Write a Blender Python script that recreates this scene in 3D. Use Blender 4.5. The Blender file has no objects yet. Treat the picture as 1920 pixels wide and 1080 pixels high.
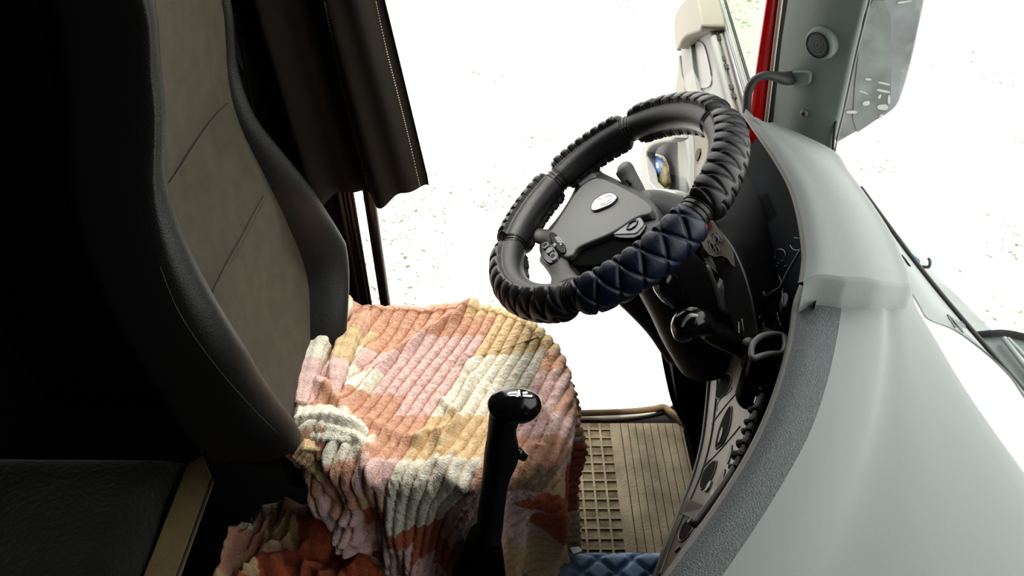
import bpy, bmesh, math, random
import numpy as np
from mathutils import Vector, Matrix, noise
from mathutils.bvhtree import BVHTree

random.seed(4)
scn = bpy.context.scene
COL = scn.collection
V = Vector
CAM = V((0, 0, 1.6)); PITCH = math.radians(41); FPX = 1400.0
FW = V((0, math.cos(PITCH), -math.sin(PITCH))); UP = V((0, math.sin(PITCH), math.cos(PITCH))); RX = V((1, 0, 0))

# ------------------------------------------------------------ measuring helpers
def ray(px, py): return FW + RX*((px-960)/FPX) + UP*((540-py)/FPX)
def W(px, py, x=None, y=None, z=None, t=None):
    r = ray(px, py)
    if x is not None: t = x/r.x
    elif y is not None: t = y/r.y
    elif z is not None: t = (z-CAM.z)/r.z
    return CAM + r*t
def Wpl(px, py, p, n):
    r = ray(px, py); return CAM + r*((p-CAM).dot(n)/r.dot(n))

# ------------------------------------------------------------ materials
def mat(name, col, rough=.6, bump=0, bscale=200, var=0, vscale=8, metal=0, spec=.5, sheen=0, attr=False, coat=0, trans=0, detail=3):
    m = bpy.data.materials.new(name); m.use_nodes = True
    nt = m.node_tree; b = nt.nodes['Principled BSDF']
    b.inputs['Base Color'].default_value = (*col, 1); b.inputs['Roughness'].default_value = rough
    b.inputs['Metallic'].default_value = metal; b.inputs['Specular IOR Level'].default_value = spec
    b.inputs['Coat Weight'].default_value = coat
    if sheen:
        b.inputs['Sheen Weight'].default_value = sheen; b.inputs['Sheen Roughness'].default_value = .5
    tc = nt.nodes.new('ShaderNodeTexCoord')
    src = None
    if attr:
        a = nt.nodes.new('ShaderNodeVertexColor'); a.layer_name = 'Col'; src = a.outputs['Color']
    if var:
        n = nt.nodes.new('ShaderNodeTexNoise'); n.inputs['Scale'].default_value = vscale; n.inputs['Detail'].default_value = 6
        nt.links.new(tc.outputs['Object'], n.inputs['Vector'])
        mr = nt.nodes.new('ShaderNodeMapRange'); mr.inputs['From Min'].default_value = .3; mr.inputs['From Max'].default_value = .7
        mr.inputs['To Min'].default_value = 1-var; mr.inputs['To Max'].default_value = 1+var*.5
        nt.links.new(n.outputs['Fac'], mr.inputs['Value'])
        mx = nt.nodes.new('ShaderNodeMix'); mx.data_type = 'RGBA'; mx.blend_type = 'MULTIPLY'; mx.inputs['Factor'].default_value = 1
        if src: nt.links.new(src, mx.inputs['A'])
        else: mx.inputs['A'].default_value = (*col, 1)
        nt.links.new(mr.outputs['Result'], mx.inputs['B']); src = mx.outputs['Result']
    if src: nt.links.new(src, b.inputs['Base Color'])
    if bump:
        n2 = nt.nodes.new('ShaderNodeTexNoise'); n2.inputs['Scale'].default_value = bscale; n2.inputs['Detail'].default_value = detail
        nt.links.new(tc.outputs['Object'], n2.inputs['Vector'])
        bp = nt.nodes.new('ShaderNodeBump'); bp.inputs['Strength'].default_value = bump; bp.inputs['Distance'].default_value = .003
        nt.links.new(n2.outputs['Fac'], bp.inputs['Height']); nt.links.new(bp.outputs['Normal'], b.inputs['Normal'])
    return m

def leather_mat(name, col, rough, scale, bump):
    m = mat(name, col, rough); nt = m.node_tree; b = nt.nodes['Principled BSDF']
    tc = nt.nodes.new('ShaderNodeTexCoord'); v = nt.nodes.new('ShaderNodeTexVoronoi'); v.feature = 'DISTANCE_TO_EDGE'
    mp = nt.nodes.new('ShaderNodeMapping'); mp.inputs['Scale'].default_value = (1, 2.2, 1.4)
    nt.links.new(tc.outputs['Object'], mp.inputs['Vector']); nt.links.new(mp.outputs['Vector'], v.inputs['Vector'])
    v.inputs['Scale'].default_value = scale
    bp = nt.nodes.new('ShaderNodeBump'); bp.inputs['Strength'].default_value = bump; bp.inputs['Distance'].default_value = .003
    nt.links.new(v.outputs['Distance'], bp.inputs['Height']); nt.links.new(bp.outputs['Normal'], b.inputs['Normal'])
    return m

M = {}
M['black'] = mat('black plastic', (.006,.0065,.0065), .5, .15, 600, spec=.3)
M['black_gloss'] = mat('glossy black plastic', (.006, .006, .007), .18)
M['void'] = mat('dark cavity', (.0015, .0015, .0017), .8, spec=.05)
M['cover'] = mat('black quilted leatherette', (.010,.0107,.0125), .36, .25, 900)
M['cover_blue'] = mat('navy quilted leatherette', (.006,.012,.030), .38, .25, 900, .5, 60)
M['rim'] = mat('black rubber rim', (.012, .012, .012), .38, .1, 500)
M['hub'] = mat('grey airbag plastic', (.125,.13,.128), .5, .25, 700)
M['hub_dark'] = mat('dark hub plastic', (.045,.046,.047), .5, .2, 700)
M['silver'] = mat('silver grey trim', (.15,.155,.165), .35, metal=.3)
M['white'] = mat('white enamel', (.9, .9, .9), .35)
M['pink'] = mat('faded red print', (.75, .45, .47), .5)
M['btn'] = mat('grey buttons', (.14,.145,.15), .4)
M['dash_top'] = leather_mat('pale grey dashboard skin', (.185, .205, .20), .62, 300, .10)
M['dash_pad'] = leather_mat('grained grey dashboard pad', (.10, .115, .118), .6, 300, .75)
M['lip'] = mat('beige grey lip', (.13,.125,.115), .55, .1, 500)
M['strip'] = mat('light windscreen ledge', (.33,.36,.355), .6, .08, 300)
M['painted_sun'] = mat('painted sun white', (.95,.95,.94), .7)  # near-white colour standing in for direct sun
M['fascia'] = mat('brown grey fascia plastic', (.075,.062,.046), .5, .15, 500, .2, 12)
M['fascia_dark'] = mat('dark fascia plastic', (.012,.013,.014), .8, .2, 500, .3, 20, spec=.15)
M['pillar'] = mat('grey green pillar trim', (.155,.185,.175), .6, .1, 400, .05, 6, spec=.25)
M['pillar_dark'] = mat('darker grille fabric', (.05,.06,.06), .7, .4, 900)
M['red'] = mat('red truck paint', (.80,.008,.014), .3, coat=.5)
M['seal'] = mat('black rubber seal', (.012, .012, .012), .6)
M['seal_beige'] = mat('beige seal edge', (.42, .35, .30), .7)
M['door'] = mat('pale grey door trim', (.20,.21,.20), .6, .12, 300, .08, 10)
M['door_beige'] = mat('beige door trim', (.18,.165,.14), .6, .12, 300)
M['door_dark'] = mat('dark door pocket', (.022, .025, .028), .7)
M['seat_fabric'] = mat('brown seat fabric', (.070,.058,.036), .95, .5, 1100, .25, 30, sheen=.1)
M['seat_leather'] = mat('black seat leatherette', (.014,.0145,.0145), .42, .3, 500)
M['piping'] = mat('grey piping', (.07,.065,.05), .8)
M['curtain'] = mat('brown curtain cloth', (.012,.0072,.004), .95, .4, 700, .2, 20)
M['stitch'] = mat('cream stitching', (.75, .62, .45), .8)
M['plush'] = mat('dark grey plush', (.012,.013,.010), .95, 1.0, 120, .7, 14, sheen=.4)
M['woven'] = mat('beige woven cloth edge', (.30,.22,.11), .9, .7, 600, .15, 40)
M['metal'] = mat('brushed metal', (.5, .5, .48), .35, metal=.8)
M['wall'] = mat('dark cab lining', (.012, .012, .012), .9)
M['wall_brown'] = mat('dark brown pillar lining', (.012,.010,.009), .7)
M['bar'] = mat('dark brown painted bar', (.024,.017,.014), .3)
M['mat_rubber'] = mat('dusty rubber mat', (.33,.285,.195), .9, .6, 160, .35, 14)
M['mat_dark'] = mat('dusty rubber groove', (.25,.205,.135), .95, .9, 120, .5, 30)
M['mat_lip'] = mat('brown rubber mat lip', (.13, .09, .05), .8, .4, 100, .3, 14)
M['quilt_blue'] = mat('steel blue quilted leatherette', (.14,.24,.38), .5, .3, 500)
M['sill'] = mat('dusty pale sill metal', (.9,.86,.78), .5, .3, 80, .15, 30)
M['blanket'] = mat('fleece blanket', (1, 1, 1), 1.0, 1.0, 330, .20, 170, spec=.1, sheen=.25, attr=True, detail=6)
M['housing'] = mat('mirror housing grey', (.14,.16,.175), .3, 0, 100, .5, 9)
M['cowl'] = mat('grey green cowl', (.12,.15,.148), .4, 0, 100, .4, 14)
M['pack_blue'] = mat('blue foil wrapper', (.10, .20, .42), .35, .4, 60, .4, 40)
M['pack_khaki'] = mat('khaki wrapper', (.16, .13, .04), .5, .5, 60, .8, 40)
M['red_btn'] = mat('red button', (.6, .03, .03), .4)
M['needle'] = mat('red needle', (.6, .01, .02), .5)
M['gauge'] = mat('gauge face', (.006, .009, .014), .8, spec=.1)
M['markings'] = mat('pale markings', (.45, .47, .47), .5)
M['clip'] = mat('dusty dark clips', (.05, .05, .045), .5)
def glass(name, tint, gl=.08):
    m = bpy.data.materials.new(name); m.use_nodes = True; nt = m.node_tree; nt.nodes.clear()
    o = nt.nodes.new('ShaderNodeOutputMaterial'); t = nt.nodes.new('ShaderNodeBsdfTransparent'); t.inputs[0].default_value = (*tint, 1)
    g = nt.nodes.new('ShaderNodeBsdfGlossy'); g.inputs['Roughness'].default_value = .03
    mx = nt.nodes.new('ShaderNodeMixShader'); mx.inputs[0].default_value = gl
    nt.links.new(t.outputs[0], mx.inputs[1]); nt.links.new(g.outputs[0], mx.inputs[2]); nt.links.new(mx.outputs[0], o.inputs[0])
    return m
M['glass'] = glass('windscreen glass', (.97, .99, .98), .03)
M['door_glass'] = glass('green tinted door glass', (.62, .72, .60), .06)

# ------------------------------------------------------------ mesh helpers
def link(name, verts, faces, m, parent=None, smooth=True, bevel=0, sub=0, solid=0, recalc=True, cols=None, angle=None):
    me = bpy.data.meshes.new(name)
    me.from_pydata([tuple(v) for v in verts], [], faces)
    if recalc:
        bm = bmesh.new(); bm.from_mesh(me); bmesh.ops.recalc_face_normals(bm, faces=bm.faces); bm.to_mesh(me); bm.free()
    if smooth: me.polygons.foreach_set('use_smooth', [True]*len(me.polygons))
    if cols is not None:
        ca = me.color_attributes.new('Col', 'FLOAT_COLOR', 'POINT')
        ca.data.foreach_set('color', np.asarray(cols, dtype=np.float32).ravel())
    me.materials.append(m)
    o = bpy.data.objects.new(name, me); COL.objects.link(o)
    if solid:
        s = o.modifiers.new('solid', 'SOLIDIFY'); s.thickness = solid; s.offset = -1
    if bevel:
        b = o.modifiers.new('bevel', 'BEVEL'); b.width = bevel; b.segments = 3; b.limit_method = 'ANGLE'; b.angle_limit = math.radians(35)
    if sub:
        s = o.modifiers.new('sub', 'SUBSURF'); s.levels = sub; s.render_levels = sub
    if smooth and (angle or bevel):
        try: me.set_sharp_from_angle(angle=math.radians(angle or 40))
        except Exception: pass
    if parent is not None:
        o.parent = parent; o.matrix_parent_inverse = Matrix.Translation(-parent.location)
        g = parent.parent
        if g is not None: o.matrix_parent_inverse = Matrix.Translation(V((0, 0, 0)))
    return o
def thing(name, label, cat, loc, group=None, kind=None):
    o = bpy.data.objects.new(name, None); COL.objects.link(o); o.location = loc; o.empty_display_size = .05
    tag(o, label, cat, group, kind); return o
def tag(o, label=None, cat=None, group=None, kind=None):
    if label: o['label'] = label
    if cat: o['category'] = cat
    if group: o['group'] = group
    if kind: o['kind'] = kind
    return o
def sub(o, parent):               # a mesh in world coordinates hung under a mesh part
    o.parent = parent; o.matrix_parent_inverse = Matrix.Identity(4)
    if parent.parent is not None:
        # parent part sits at identity in world space
        pass
    return o
def struct(o, label=None, cat=None): return tag(o, label, cat, None, 'structure')

class MB:
    def __init__(s): s.v = []; s.f = []
    def add(s, v, f):
        n = len(s.v); s.v += [V(q) for q in v]; s.f += [tuple(i+n for i in q) for q in f]; return s
    def box(s, lo, hi):
        x0, y0, z0 = lo; x1, y1, z1 = hi
        return s.add([(x0,y0,z0),(x1,y0,z0),(x1,y1,z0),(x0,y1,z0),(x0,y0,z1),(x1,y0,z1),(x1,y1,z1),(x0,y1,z1)],
                     [(0,3,2,1),(4,5,6,7),(0,1,5,4),(1,2,6,5),(2,3,7,6),(3,0,4,7)])
    def tube(s, pts, r, n=10, closed=False, flat=None):
        v, f = tube_geo(pts, r, n, closed, flat); return s.add(v, f)
    def prism(s, poly, d):        # poly: world points, d: extrusion vector
        n = len(poly); d = V(d)
        v = [V(p) for p in poly]+[V(p)+d for p in poly]
        return s.add(v, [tuple(range(n)), tuple(range(2*n-1, n-1, -1))]+[(i, i+n, (i+1) % n+n, (i+1) % n) for i in range(n)])
    def build(s, name, m, parent=None, **k): return link(name, s.v, s.f, m, parent, **k)

def spline(pts, n, closed=False):
    pts = [V(p) for p in pts]; out = []
    N = len(pts)
    segs = N if closed else N-1
    for i in range(n if closed else n+1):
        u = i/n*segs; k = min(int(u), segs-1); t = u-k
        g = (lambda j: pts[j % N]) if closed else (lambda j: pts[max(0, min(N-1, j))])
        p0, p1, p2, p3 = g(k-1), g(k), g(k+1), g(k+2)
        out.append(.5*((2*p1)+(p2-p0)*t+(2*p0-5*p1+4*p2-p3)*t*t+(3*p1-p0-3*p2+p3)*t**3))
    return out
def sp1(vals, n): return [p.x for p in spline([V((v, 0, 0)) for v in vals], n)]
def tube_geo(pts, r, n=10, closed=False, flat=None):
    pts = [V(p) for p in pts]; N = len(pts)
    rs = list(r) if hasattr(r, '__len__') else [r]*N
    v = []; f = []; nrm = None
    for i, p in enumerate(pts):
        a = pts[(i-1) % N] if closed or i > 0 else p; b = pts[(i+1) % N] if closed or i < N-1 else p
        t = (b-a).normalized()
        if nrm is None:
            if flat: nrm = flat[0]-t*flat[0].dot(t)
            else:
                nrm = t.cross(V((0, 0, 1)))
                if nrm.length < .1: nrm = t.cross(V((1, 0, 0)))
            nrm.normalize()
        nrm = (nrm-t*nrm.dot(t)).normalized(); bi = t.cross(nrm)
        k = flat[1] if flat else 1
        for j in range(n):
            w = 2*math.pi*j/n; v.append(p+(nrm*math.cos(w)*k+bi*math.sin(w))*rs[i])
    for i in range(N if closed else N-1):
        for j in range(n):
            a = i*n+j; b = i*n+(j+1) % n; c = ((i+1) % N)*n+(j+1) % n; d = ((i+1) % N)*n+j
            f.append((a, b, c, d))
    if not closed:
        f.append(tuple(range(n))[::-1]); f.append(tuple(range((N-1)*n, N*n)))
    return v, f
def grid(rows):                    # rows: equal-length lists of points
    v = [p for r in rows for p in r]; m = len(rows[0]); f = []
    for i in range(len(rows)-1):
        for j in range(m-1): f.append((i*m+j, i*m+j+1, (i+1)*m+j+1, (i+1)*m+j))
    return v, f
def loft(rails, nu, nv):           # rails: lists of control points running the long way
    R = [spline(r, nu) for r in rails]
    cols = [spline([r[i] for r in R], nv) for i in range(nu+1)]
    return grid(cols)
def chaikin(poly, it=2, closed=True, k=.25):
    for _ in range(it):
        o = []; n = len(poly)
        for i in range(n if closed else n-1):
            a = V((*poly[i][:2], 0)); b = V((*poly[(i+1) % n][:2], 0))
            o += [tuple((a*(1-k)+b*k)[:2]), tuple((a*k+b*(1-k))[:2])]
        poly = o
    return poly
def bvh_of(v, f): return BVHTree.FromPolygons([tuple(p) for p in v], [tuple(q) for q in f])
def hit(b, px, py, off=0):
    r = ray(px, py).normalized(); loc, n, _, _ = b.ray_cast(CAM, r)
    if loc is None:
        loc, n, _, _ = b.find_nearest(CAM+r*1.3)
    if n.dot(r) > 0: n = -n
    return loc+n*off, n
def patch(name, poly, b, h, m, parent, rnd=2, bevel=0, sink=.002, smooth=False):
    if rnd: poly = chaikin(poly, rnd)
    H = [hit(b, *p) for p in poly]; n = sum((q[1] for q in H), V((0, 0, 0))).normalized()
    return MB().prism([q[0]-n*sink for q in H], n*(h+sink)).build(name, m, parent, smooth=smooth, bevel=bevel)
def pline(name, pxs, b, r, m, parent, n=24, off=0, seg=6):
    P = spline([V((p[0], p[1], 0)) for p in pxs], n)
    return MB().tube([hit(b, p.x, p.y, off)[0] for p in P], r, seg).build(name, m, parent)
def ring(poly, b, r, name, m, parent, rnd=2, off=0):
    poly = chaikin(poly, rnd)
    return MB().tube([hit(b, p[0], p[1], off)[0] for p in poly], r, 6, closed=True).build(name, m, parent)
def textobj(name, s, size, loc, xdir, ydir, m, parent, ext=.0004):
    cu = bpy.data.curves.new(name, 'FONT'); cu.body = s; cu.size = size; cu.extrude = ext; cu.align_x = 'CENTER'; cu.align_y = 'CENTER'
    o = bpy.data.objects.new(name, cu); COL.objects.link(o)
    z = xdir.cross(ydir).normalized(); x = xdir.normalized(); y = z.cross(x)
    R = Matrix((x, y, z)).transposed().to_4x4(); MW = Matrix.Translation(loc) @ R
    dg = bpy.context.evaluated_depsgraph_get(); me = bpy.data.meshes.new_from_object(o.evaluated_get(dg))
    bpy.data.objects.remove(o); me.transform(MW); me.materials.clear(); me.materials.append(m)
    o = bpy.data.objects.new(name, me); COL.objects.link(o)
    o.parent = parent; o.matrix_parent_inverse = Matrix.Translation(-parent.location)
    return o

FLOOR = -.05
# ------------------------------------------------------------ outside ground
def ground_mat():
    m = bpy.data.materials.new('sunlit gravel'); m.use_nodes = True; nt = m.node_tree; b = nt.nodes['Principled BSDF']
    b.inputs['Roughness'].default_value = .95; b.inputs['Specular IOR Level'].default_value = .1
    tc = nt.nodes.new('ShaderNodeTexCoord')
    def nz(scale, det, rough=.6):
        n = nt.nodes.new('ShaderNodeTexNoise'); n.inputs['Scale'].default_value = scale; n.inputs['Detail'].default_value = det
        n.inputs['Roughness'].default_value = rough; nt.links.new(tc.outputs['Object'], n.inputs['Vector']); return n.outputs['Fac']
    def rng(s, a, c, lo, hi):
        r = nt.nodes.new('ShaderNodeMapRange'); r.inputs['From Min'].default_value = a; r.inputs['From Max'].default_value = c
        r.inputs['To Min'].default_value = lo; r.inputs['To Max'].default_value = hi; nt.links.new(s, r.inputs['Value']); return r.outputs['Result']
    def mul(a, c):
        x = nt.nodes.new('ShaderNodeMath'); x.operation = 'MULTIPLY'; nt.links.new(a, x.inputs[0]); nt.links.new(c, x.inputs[1]); return x.outputs[0]
    speck = rng(nz(30, 5), .52, .64, 0, 1); area = rng(nz(.8, 4), .42, .58, .15, 1)
    fac = mul(speck, area)
    mx = nt.nodes.new('ShaderNodeMix'); mx.data_type = 'RGBA'; mx.inputs['A'].default_value = (.62, .61, .57, 1); mx.inputs['B'].default_value = (.10, .085, .06, 1)
    nt.links.new(fac, mx.inputs['Factor']); nt.links.new(mx.outputs['Result'], b.inputs['Base Color'])
    return m
g = MB().add([(-60,-60,-1.35),(60,-60,-1.35),(60,60,-1.35),(-60,60,-1.35)], [(0,1,2,3)]).build('ground', ground_mat(), smooth=False)
struct(g, 'overexposed pale gravel yard outside the truck', 'ground')

# ------------------------------------------------------------ cab shell
YD = 1.37
def sbox(name, lo, hi, m, label=None): return struct(MB().box(lo, hi).build(name, m, smooth=False), label)
sbox('floor', (-1.3, -1.2, -.12), (.75, YD+.02, FLOOR), M['wall'])
sbox('ceiling', (-1.3, -1.2, 2.05), (.52, YD+.05, 2.12), M['wall'])
sbox('wall_back', (-1.36, -1.2, -.12), (-1.3, YD+.05, 2.12), M['wall'])
sbox('wall_right', (-1.36, -1.26, -.12), (.8, -1.2, 2.12), M['wall'])
sbox('wall_front', (.74, -1.2, -.9), (.78, 1.28, .62), M['black'])
sbox('windscreen_blocker', (.60, -1.2, .84), (.64, .02, 2.08), M['wall'])  # unseen panel added to block passenger-side windscreen light and darken the cab
# driver side wall behind the doorway (rear pillar and panel)
mb = MB().box((-1.3, YD, -.12), (-.375, YD+.07, 2.12)); mb.box((-.375, YD, 1.95), (.52, YD+.05, 2.12))
struct(mb.build('wall_left', M['wall_brown'], smooth=False))
# rear door jamb: ribbed sealing strips
jt = MB()
for x, r in ((-.378, .010), (-.366, .006), (-.357, .007), (-.349, .004)):
    jt.tube([(x, YD-.005, z) for z in np.linspace(-.05, 2.0, 8)], r, 8)
struct(jt.build('trim_1', M['bar']), 'dark ribbed sealing strip down the rear edge of the doorway', 'trim')
br = MB().tube([(-.318, YD+.02, z) for z in np.linspace(-.08, 2.0, 12)], .0135, 12, flat=(V((1, 0, 0)), 1.0)).build('grab_rail', M['bar'])
tag(br, 'thin dark brown upright bar standing in the doorway below the curtain hem', 'rail')

# door sill outside the floor mat
sp = [W(x, y, z=-.04) for x, y in ((1000, 752), (1075, 752), (1150, 752), (1198, 749), (1228, 738), (1250, 722), (1262, 700))]
sq = [W(x, y, z=-.05) for x, y in ((1000, 800), (1075, 790), (1150, 790), (1215, 782), (1250, 770), (1272, 752), (1290, 730))]
v, f = loft([sp, sq], 30, 3)
so = struct(link('trim_2', v, f, M['sill'], solid=.02), 'bright dusty metal sill along the outer edge of the floor mat', 'sill')
for k, (off, r) in enumerate(((0, .004), (6, .0025), (13, .0035))):
    P = spline([W(x, y+off, z=-.038) for x, y in ((1000, 752), (1075, 752), (1150, 752), (1198, 749), (1228, 738), (1250, 722), (1262, 700))], 40)
    o = MB().tube(P, r, 8).build('sill_ridge', M['sill'], so)
screw = MB().tube([W(1183, 766, z=-.04), W(1183, 766, z=-.034)], .007, 14).build('screw_head', M['mat_lip'], so)

# ------------------------------------------------------------ floor mat
ft = thing('floor_mat', 'dusty brown rubber floor mat, half waffle grid and half ribbed, in the driver footwell', 'floor mat', (.25, 1.1, FLOOR))
zm = FLOOR+.006
MB().prism([(-.1, .80, FLOOR), (.62, .80, FLOOR), (.62, 1.32, FLOOR), (-.1, 1.32, FLOOR)], (0, 0, .005)).build('mat_base', M['mat_dark'], ft, smooth=False)
xg0, xg1 = -.06, W(1160, 900, z=zm).x
mb = MB(); pit = .0305; k = 0
x = xg1-.004
while x > xg0:
    mb.box((x-.0028, .80, zm-.002), (x+.0028, 1.315, zm+.0042)); x -= pit
y = .80
while y < 1.315:
    mb.box((xg0, y-.0022, zm-.002), (xg1, y+.0022, zm+.0038)); y += .0275
mb.build('waffle_grid', M['mat_rubber'], ft, smooth=False)
mb = MB(); x = xg1+.002
mb.box((xg1-.004, .80, zm-.002), (xg1+.022, 1.315, zm+.006)); x = xg1+.0245
while x < .60:
    mb.box((x, .80, zm-.002), (x+.0190, 1.315, zm+.0055)); x += .0205
mb.build('ribbed_tread', M['mat_rubber'], ft, smooth=False, bevel=.0012)
P = spline([W(x, y, z=-.03) for x, y in ((1040, 776), (1100, 776), (1180, 773), (1225, 768), (1245, 765), (1262, 778), (1290, 800))], 40)
MB().tube(P, .009, 10, flat=(V((0, 0, 1)), 1.5)).build('raised_lip', M['mat_lip'], ft)
o = MB().tube([W(1285, 795, z=-.01), W(1290, 803, z=-.01), W(1294, 806, z=-.02)], [.012, .012, .009], 10).build('floor_catch', M['black_gloss'])
tag(o, 'small dark catch at the far right corner of the floor mat', 'catch')

# ------------------------------------------------------------ engine tunnel with quilted cover
def quilt_plane(x0, x1, y0, y1, z, pitch, h):
    nx, ny = int((x1-x0)/.004), int((y1-y0)/.004)
    rows = []
    for i in range(nx+1):
        r = []
        for j in range(ny+1):
            x = x0+(x1-x0)*i/nx; y = y0+(y1-y0)*j/ny
            a = x/.072+y/.060; b = x/.072-y/.060
            ga = abs(math.sin(math.pi*a)); gb = abs(math.sin(math.pi*b))
            zz = z+h*min(1, ga*1.8)**.7*min(1, gb*1.8)**.7
            e = min(1, (y1-y)/.03, (x-x0)/.03+.001)
            zz -= .03*(1-max(0, e))**2
            r.append(V((x, y, zz)))
        rows.append(r)
    return grid(rows)
TY = .818
tq = thing('tunnel_cover', 'steel blue diamond-quilted cover on the engine tunnel at the bottom edge', 'cover', (.1, .5, .1))
v, f = quilt_plane(-.02, .42, .35, TY+.02, .135, .075, .012)
link('quilted_top', v, f, M['quilt_blue'], tq)
struct(MB().box((-.62, -.5, FLOOR), (.36, TY, .13)).build('trim_3', M['black'], smooth=False), 'dark engine tunnel under the quilted cover', 'tunnel')
o = MB().prism([W(1068, 1028, z=.155), W(1085, 1026, z=.155), W(1092, 1034, z=.155), W(1075, 1040, z=.155)], (0, 0, .003)).build('paper_scrap', M['white'], smooth=False)
tag(o, 'tiny white paper scrap at the corner where blanket meets blue quilted cover', 'paper')

# ------------------------------------------------------------ bunk at lower left
bk = thing('bunk', 'dark grey plush-covered bunk mattress at lower left behind the seats', 'bunk', (-.95, .2, 0))
def plush(x, y):
    e = min((-.585-x)/.05, (.80-y)/.06); e = max(0, min(1, e))
    n = noise.noise(V((x*4, y*4, 1)))*.02+noise.noise(V((x*14, y*11, 3)))*.008
    return .56-.07*(1-e)**2+n*e
rows = [[V((x + .012*noise.noise(V((0, y*9, 5))), y, plush(x, y))) for y in np.linspace(-1.1, .80, 110)] for x in np.linspace(-1.28, -.585, 60)]
v, f = grid(rows); link('plush_cover', v, f, M['plush'], bk)
MB().box((-1.28, -1.1, .25), (-.60, .79, .48)).build('mattress', M['wall'], bk, bevel=.02)
bb = thing('bunk_box', 'storage box wall with beige woven top edge and thin metal strip beside the bunk', 'box', (-.55, .3, FLOOR))
p = [W(381, 852, z=.5), W(400, 902, z=.5)]
y0 = -.4
MB().prism([(-.575, y0, .48), (-.523, y0, .48), (-.523, .765, .48), (-.553, .812, .48), (-.575, .79, .48)], (0, 0, .02)).build('woven_edge', M['woven'], bb, bevel=.003)
MB().tube([(-.519, y0, .50), (-.519, .762, .50)], .0022, 6).build('metal_strip', M['metal'], bb)
MB().tube([(-.556, .815, .50), (-.553, .825, .515)], .003, 6).build('metal_tip', M['metal'], bb)
MB().box((-.584, y0, FLOOR), (-.573, .76, .478)).build('side_board', M['void'], bb, smooth=False)

# ------------------------------------------------------------ driver seat
PZ = [.40, .60, .80, 1.07, 1.20, 1.30, 1.60]; PX = [-.385, -.39, -.412, -.446, -.430, -.412, -.38]
def xb(z):
    if z <= PZ[0]: return PX[0]
    for i in range(len(PZ)-1):
        if z <= PZ[i+1]:
            t = (z-PZ[i])/(PZ[i+1]-PZ[i]); t = t*t*(3-2*t); return PX[i]*(1-t)+PX[i+1]*t
    return PX[-1]
def Wb(px, py, off=0):
    r = ray(px, py); t0, t1 = .4, 2.4
    for _ in range(40):
        t = (t0+t1)/2; p = CAM+r*t
        if p.x > xb(p.z)+off: t0 = t
        else: t1 = t
    return CAM+r*t0
near = [Wb(*p) for p in ((283, 0), (292, 60), (297, 120), (299, 200), (300, 280), (306, 350), (330, 430), (362, 510), (405, 595), (450, 670), (500, 750), (548, 825))]
far = [Wb(*p) for p in ((416, 0), (420, 40), (425, 90), (428, 140), (434, 190), (455, 250), (487, 310), (517, 375), (550, 440), (574, 500), (583, 565), (578, 640))]
# resample by height
def yat(lst, z):
    l = sorted(lst, key=lambda p: p.z)
    if z <= l[0].z: return l[0].y+(z-l[0].z)*0
    if z >= l[-1].z:
        return l[-1].y
    for a, b in zip(l, l[1:]):
        if a.z <= z <= b.z: return a.y+(b.y-a.y)*(z-a.z)/max(1e-6, b.z-a.z)
ZS = list(np.linspace(.49, 1.55, 46))
def smooth_list(a, k=3):
    a = list(a)
    for _ in range(k): a = [a[0]]+[(a[i-1]+2*a[i]+a[i+1])/4 for i in range(1, len(a)-1)]+[a[-1]]
    return a
YN = smooth_list([yat(near, z) for z in ZS]); YF = smooth_list([yat(far, z) for z in ZS])
def ramp(z, pts):
    for (a, va), (b, vb) in zip(pts, pts[1:]):
        if z <= b: t = max(0, (z-a)/(b-a)); return va+(vb-va)*t
    return pts[-1][1]
seat = thing('driver_seat', 'driver seat with brown fabric back panel and black leatherette side bolsters', 'seat', (-.2, 1.0, FLOOR))
# centre panel
rows = []
for z, yn, yf in zip(ZS, YN, YF):
    r = []
    for j in range(25):
        s = j/24; y = yn+(yf-yn)*s; dish = .014*(1-(2*s-1)**2)
        r.append(V((xb(z)-dish*.35, y, z)))
    rows.append(r)
pv, pf = grid(rows); panel = link('backrest', pv, pf, M['seat_fabric'], seat, solid=0)
PB = bvh_of(pv, pf)
for pts in (((428, 195), (405, 218), (372, 262), (338, 315), (312, 352)), ((496, 368), (478, 400), (455, 445), (425, 497), (399, 548))):
    P = spline([V((a, b, 0)) for a, b in pts], 24); MB().tube([Wb(p.x, p.y, .0005) for p in P], .0016, 6).build('seam', M['piping'], seat)
# bolsters: swept closed sections
def bolster(side):
    rows = []
    for z, yn, yf in zip(ZS, YN, YF):
        if z < (.60 if side < 0 else .54): continue
        yi = yn if side < 0 else yf
        if side < 0:
            w = ramp(z, [(.42, .085), (.7, .085), (1.0, .06), (1.15, .035), (1.6, .03)]); b = ramp(z, [(.42, .03), (.65, .045), (.9, .03), (1.1, .012), (1.6, .006)])
        else:
            w = ramp(z, [(.42, .04), (.55, .075), (.70, .085), (.85, .075), (1.0, .04), (1.15, .022), (1.6, .02)]); b = ramp(z, [(.42, .02), (.55, .06), (.70, .075), (.85, .05), (1.0, .02), (1.1, .01), (1.6, .006)])
        x = xb(z); D = .10
        sec = [(0, 0), (b*.55, .12), (b*.95, .35), (b, .6), (b*.7, .85), (0, 1.0), (-D*.5, 1.02), (-D, .9), (-D, 0), (-D, -.5)]
        sec = [V((x+a, yi+side*w*c, z)) for a, c in sec[:9]]+[V((x-D, yi, z))]
        rr = spline(sec, 30)
        rows.append(rr)
    v, f = grid(rows)
    return link('side_bolster', v, f, M['seat_leather'], seat), bvh_of(v, f)
bn, BN = bolster(-1); bf_, BF = bolster(1)
pline('stitch_line', ((300, 500), (330, 575), (370, 640), (420, 705), (470, 762), (520, 812)), BN, .0008, M['piping'], seat)
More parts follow.
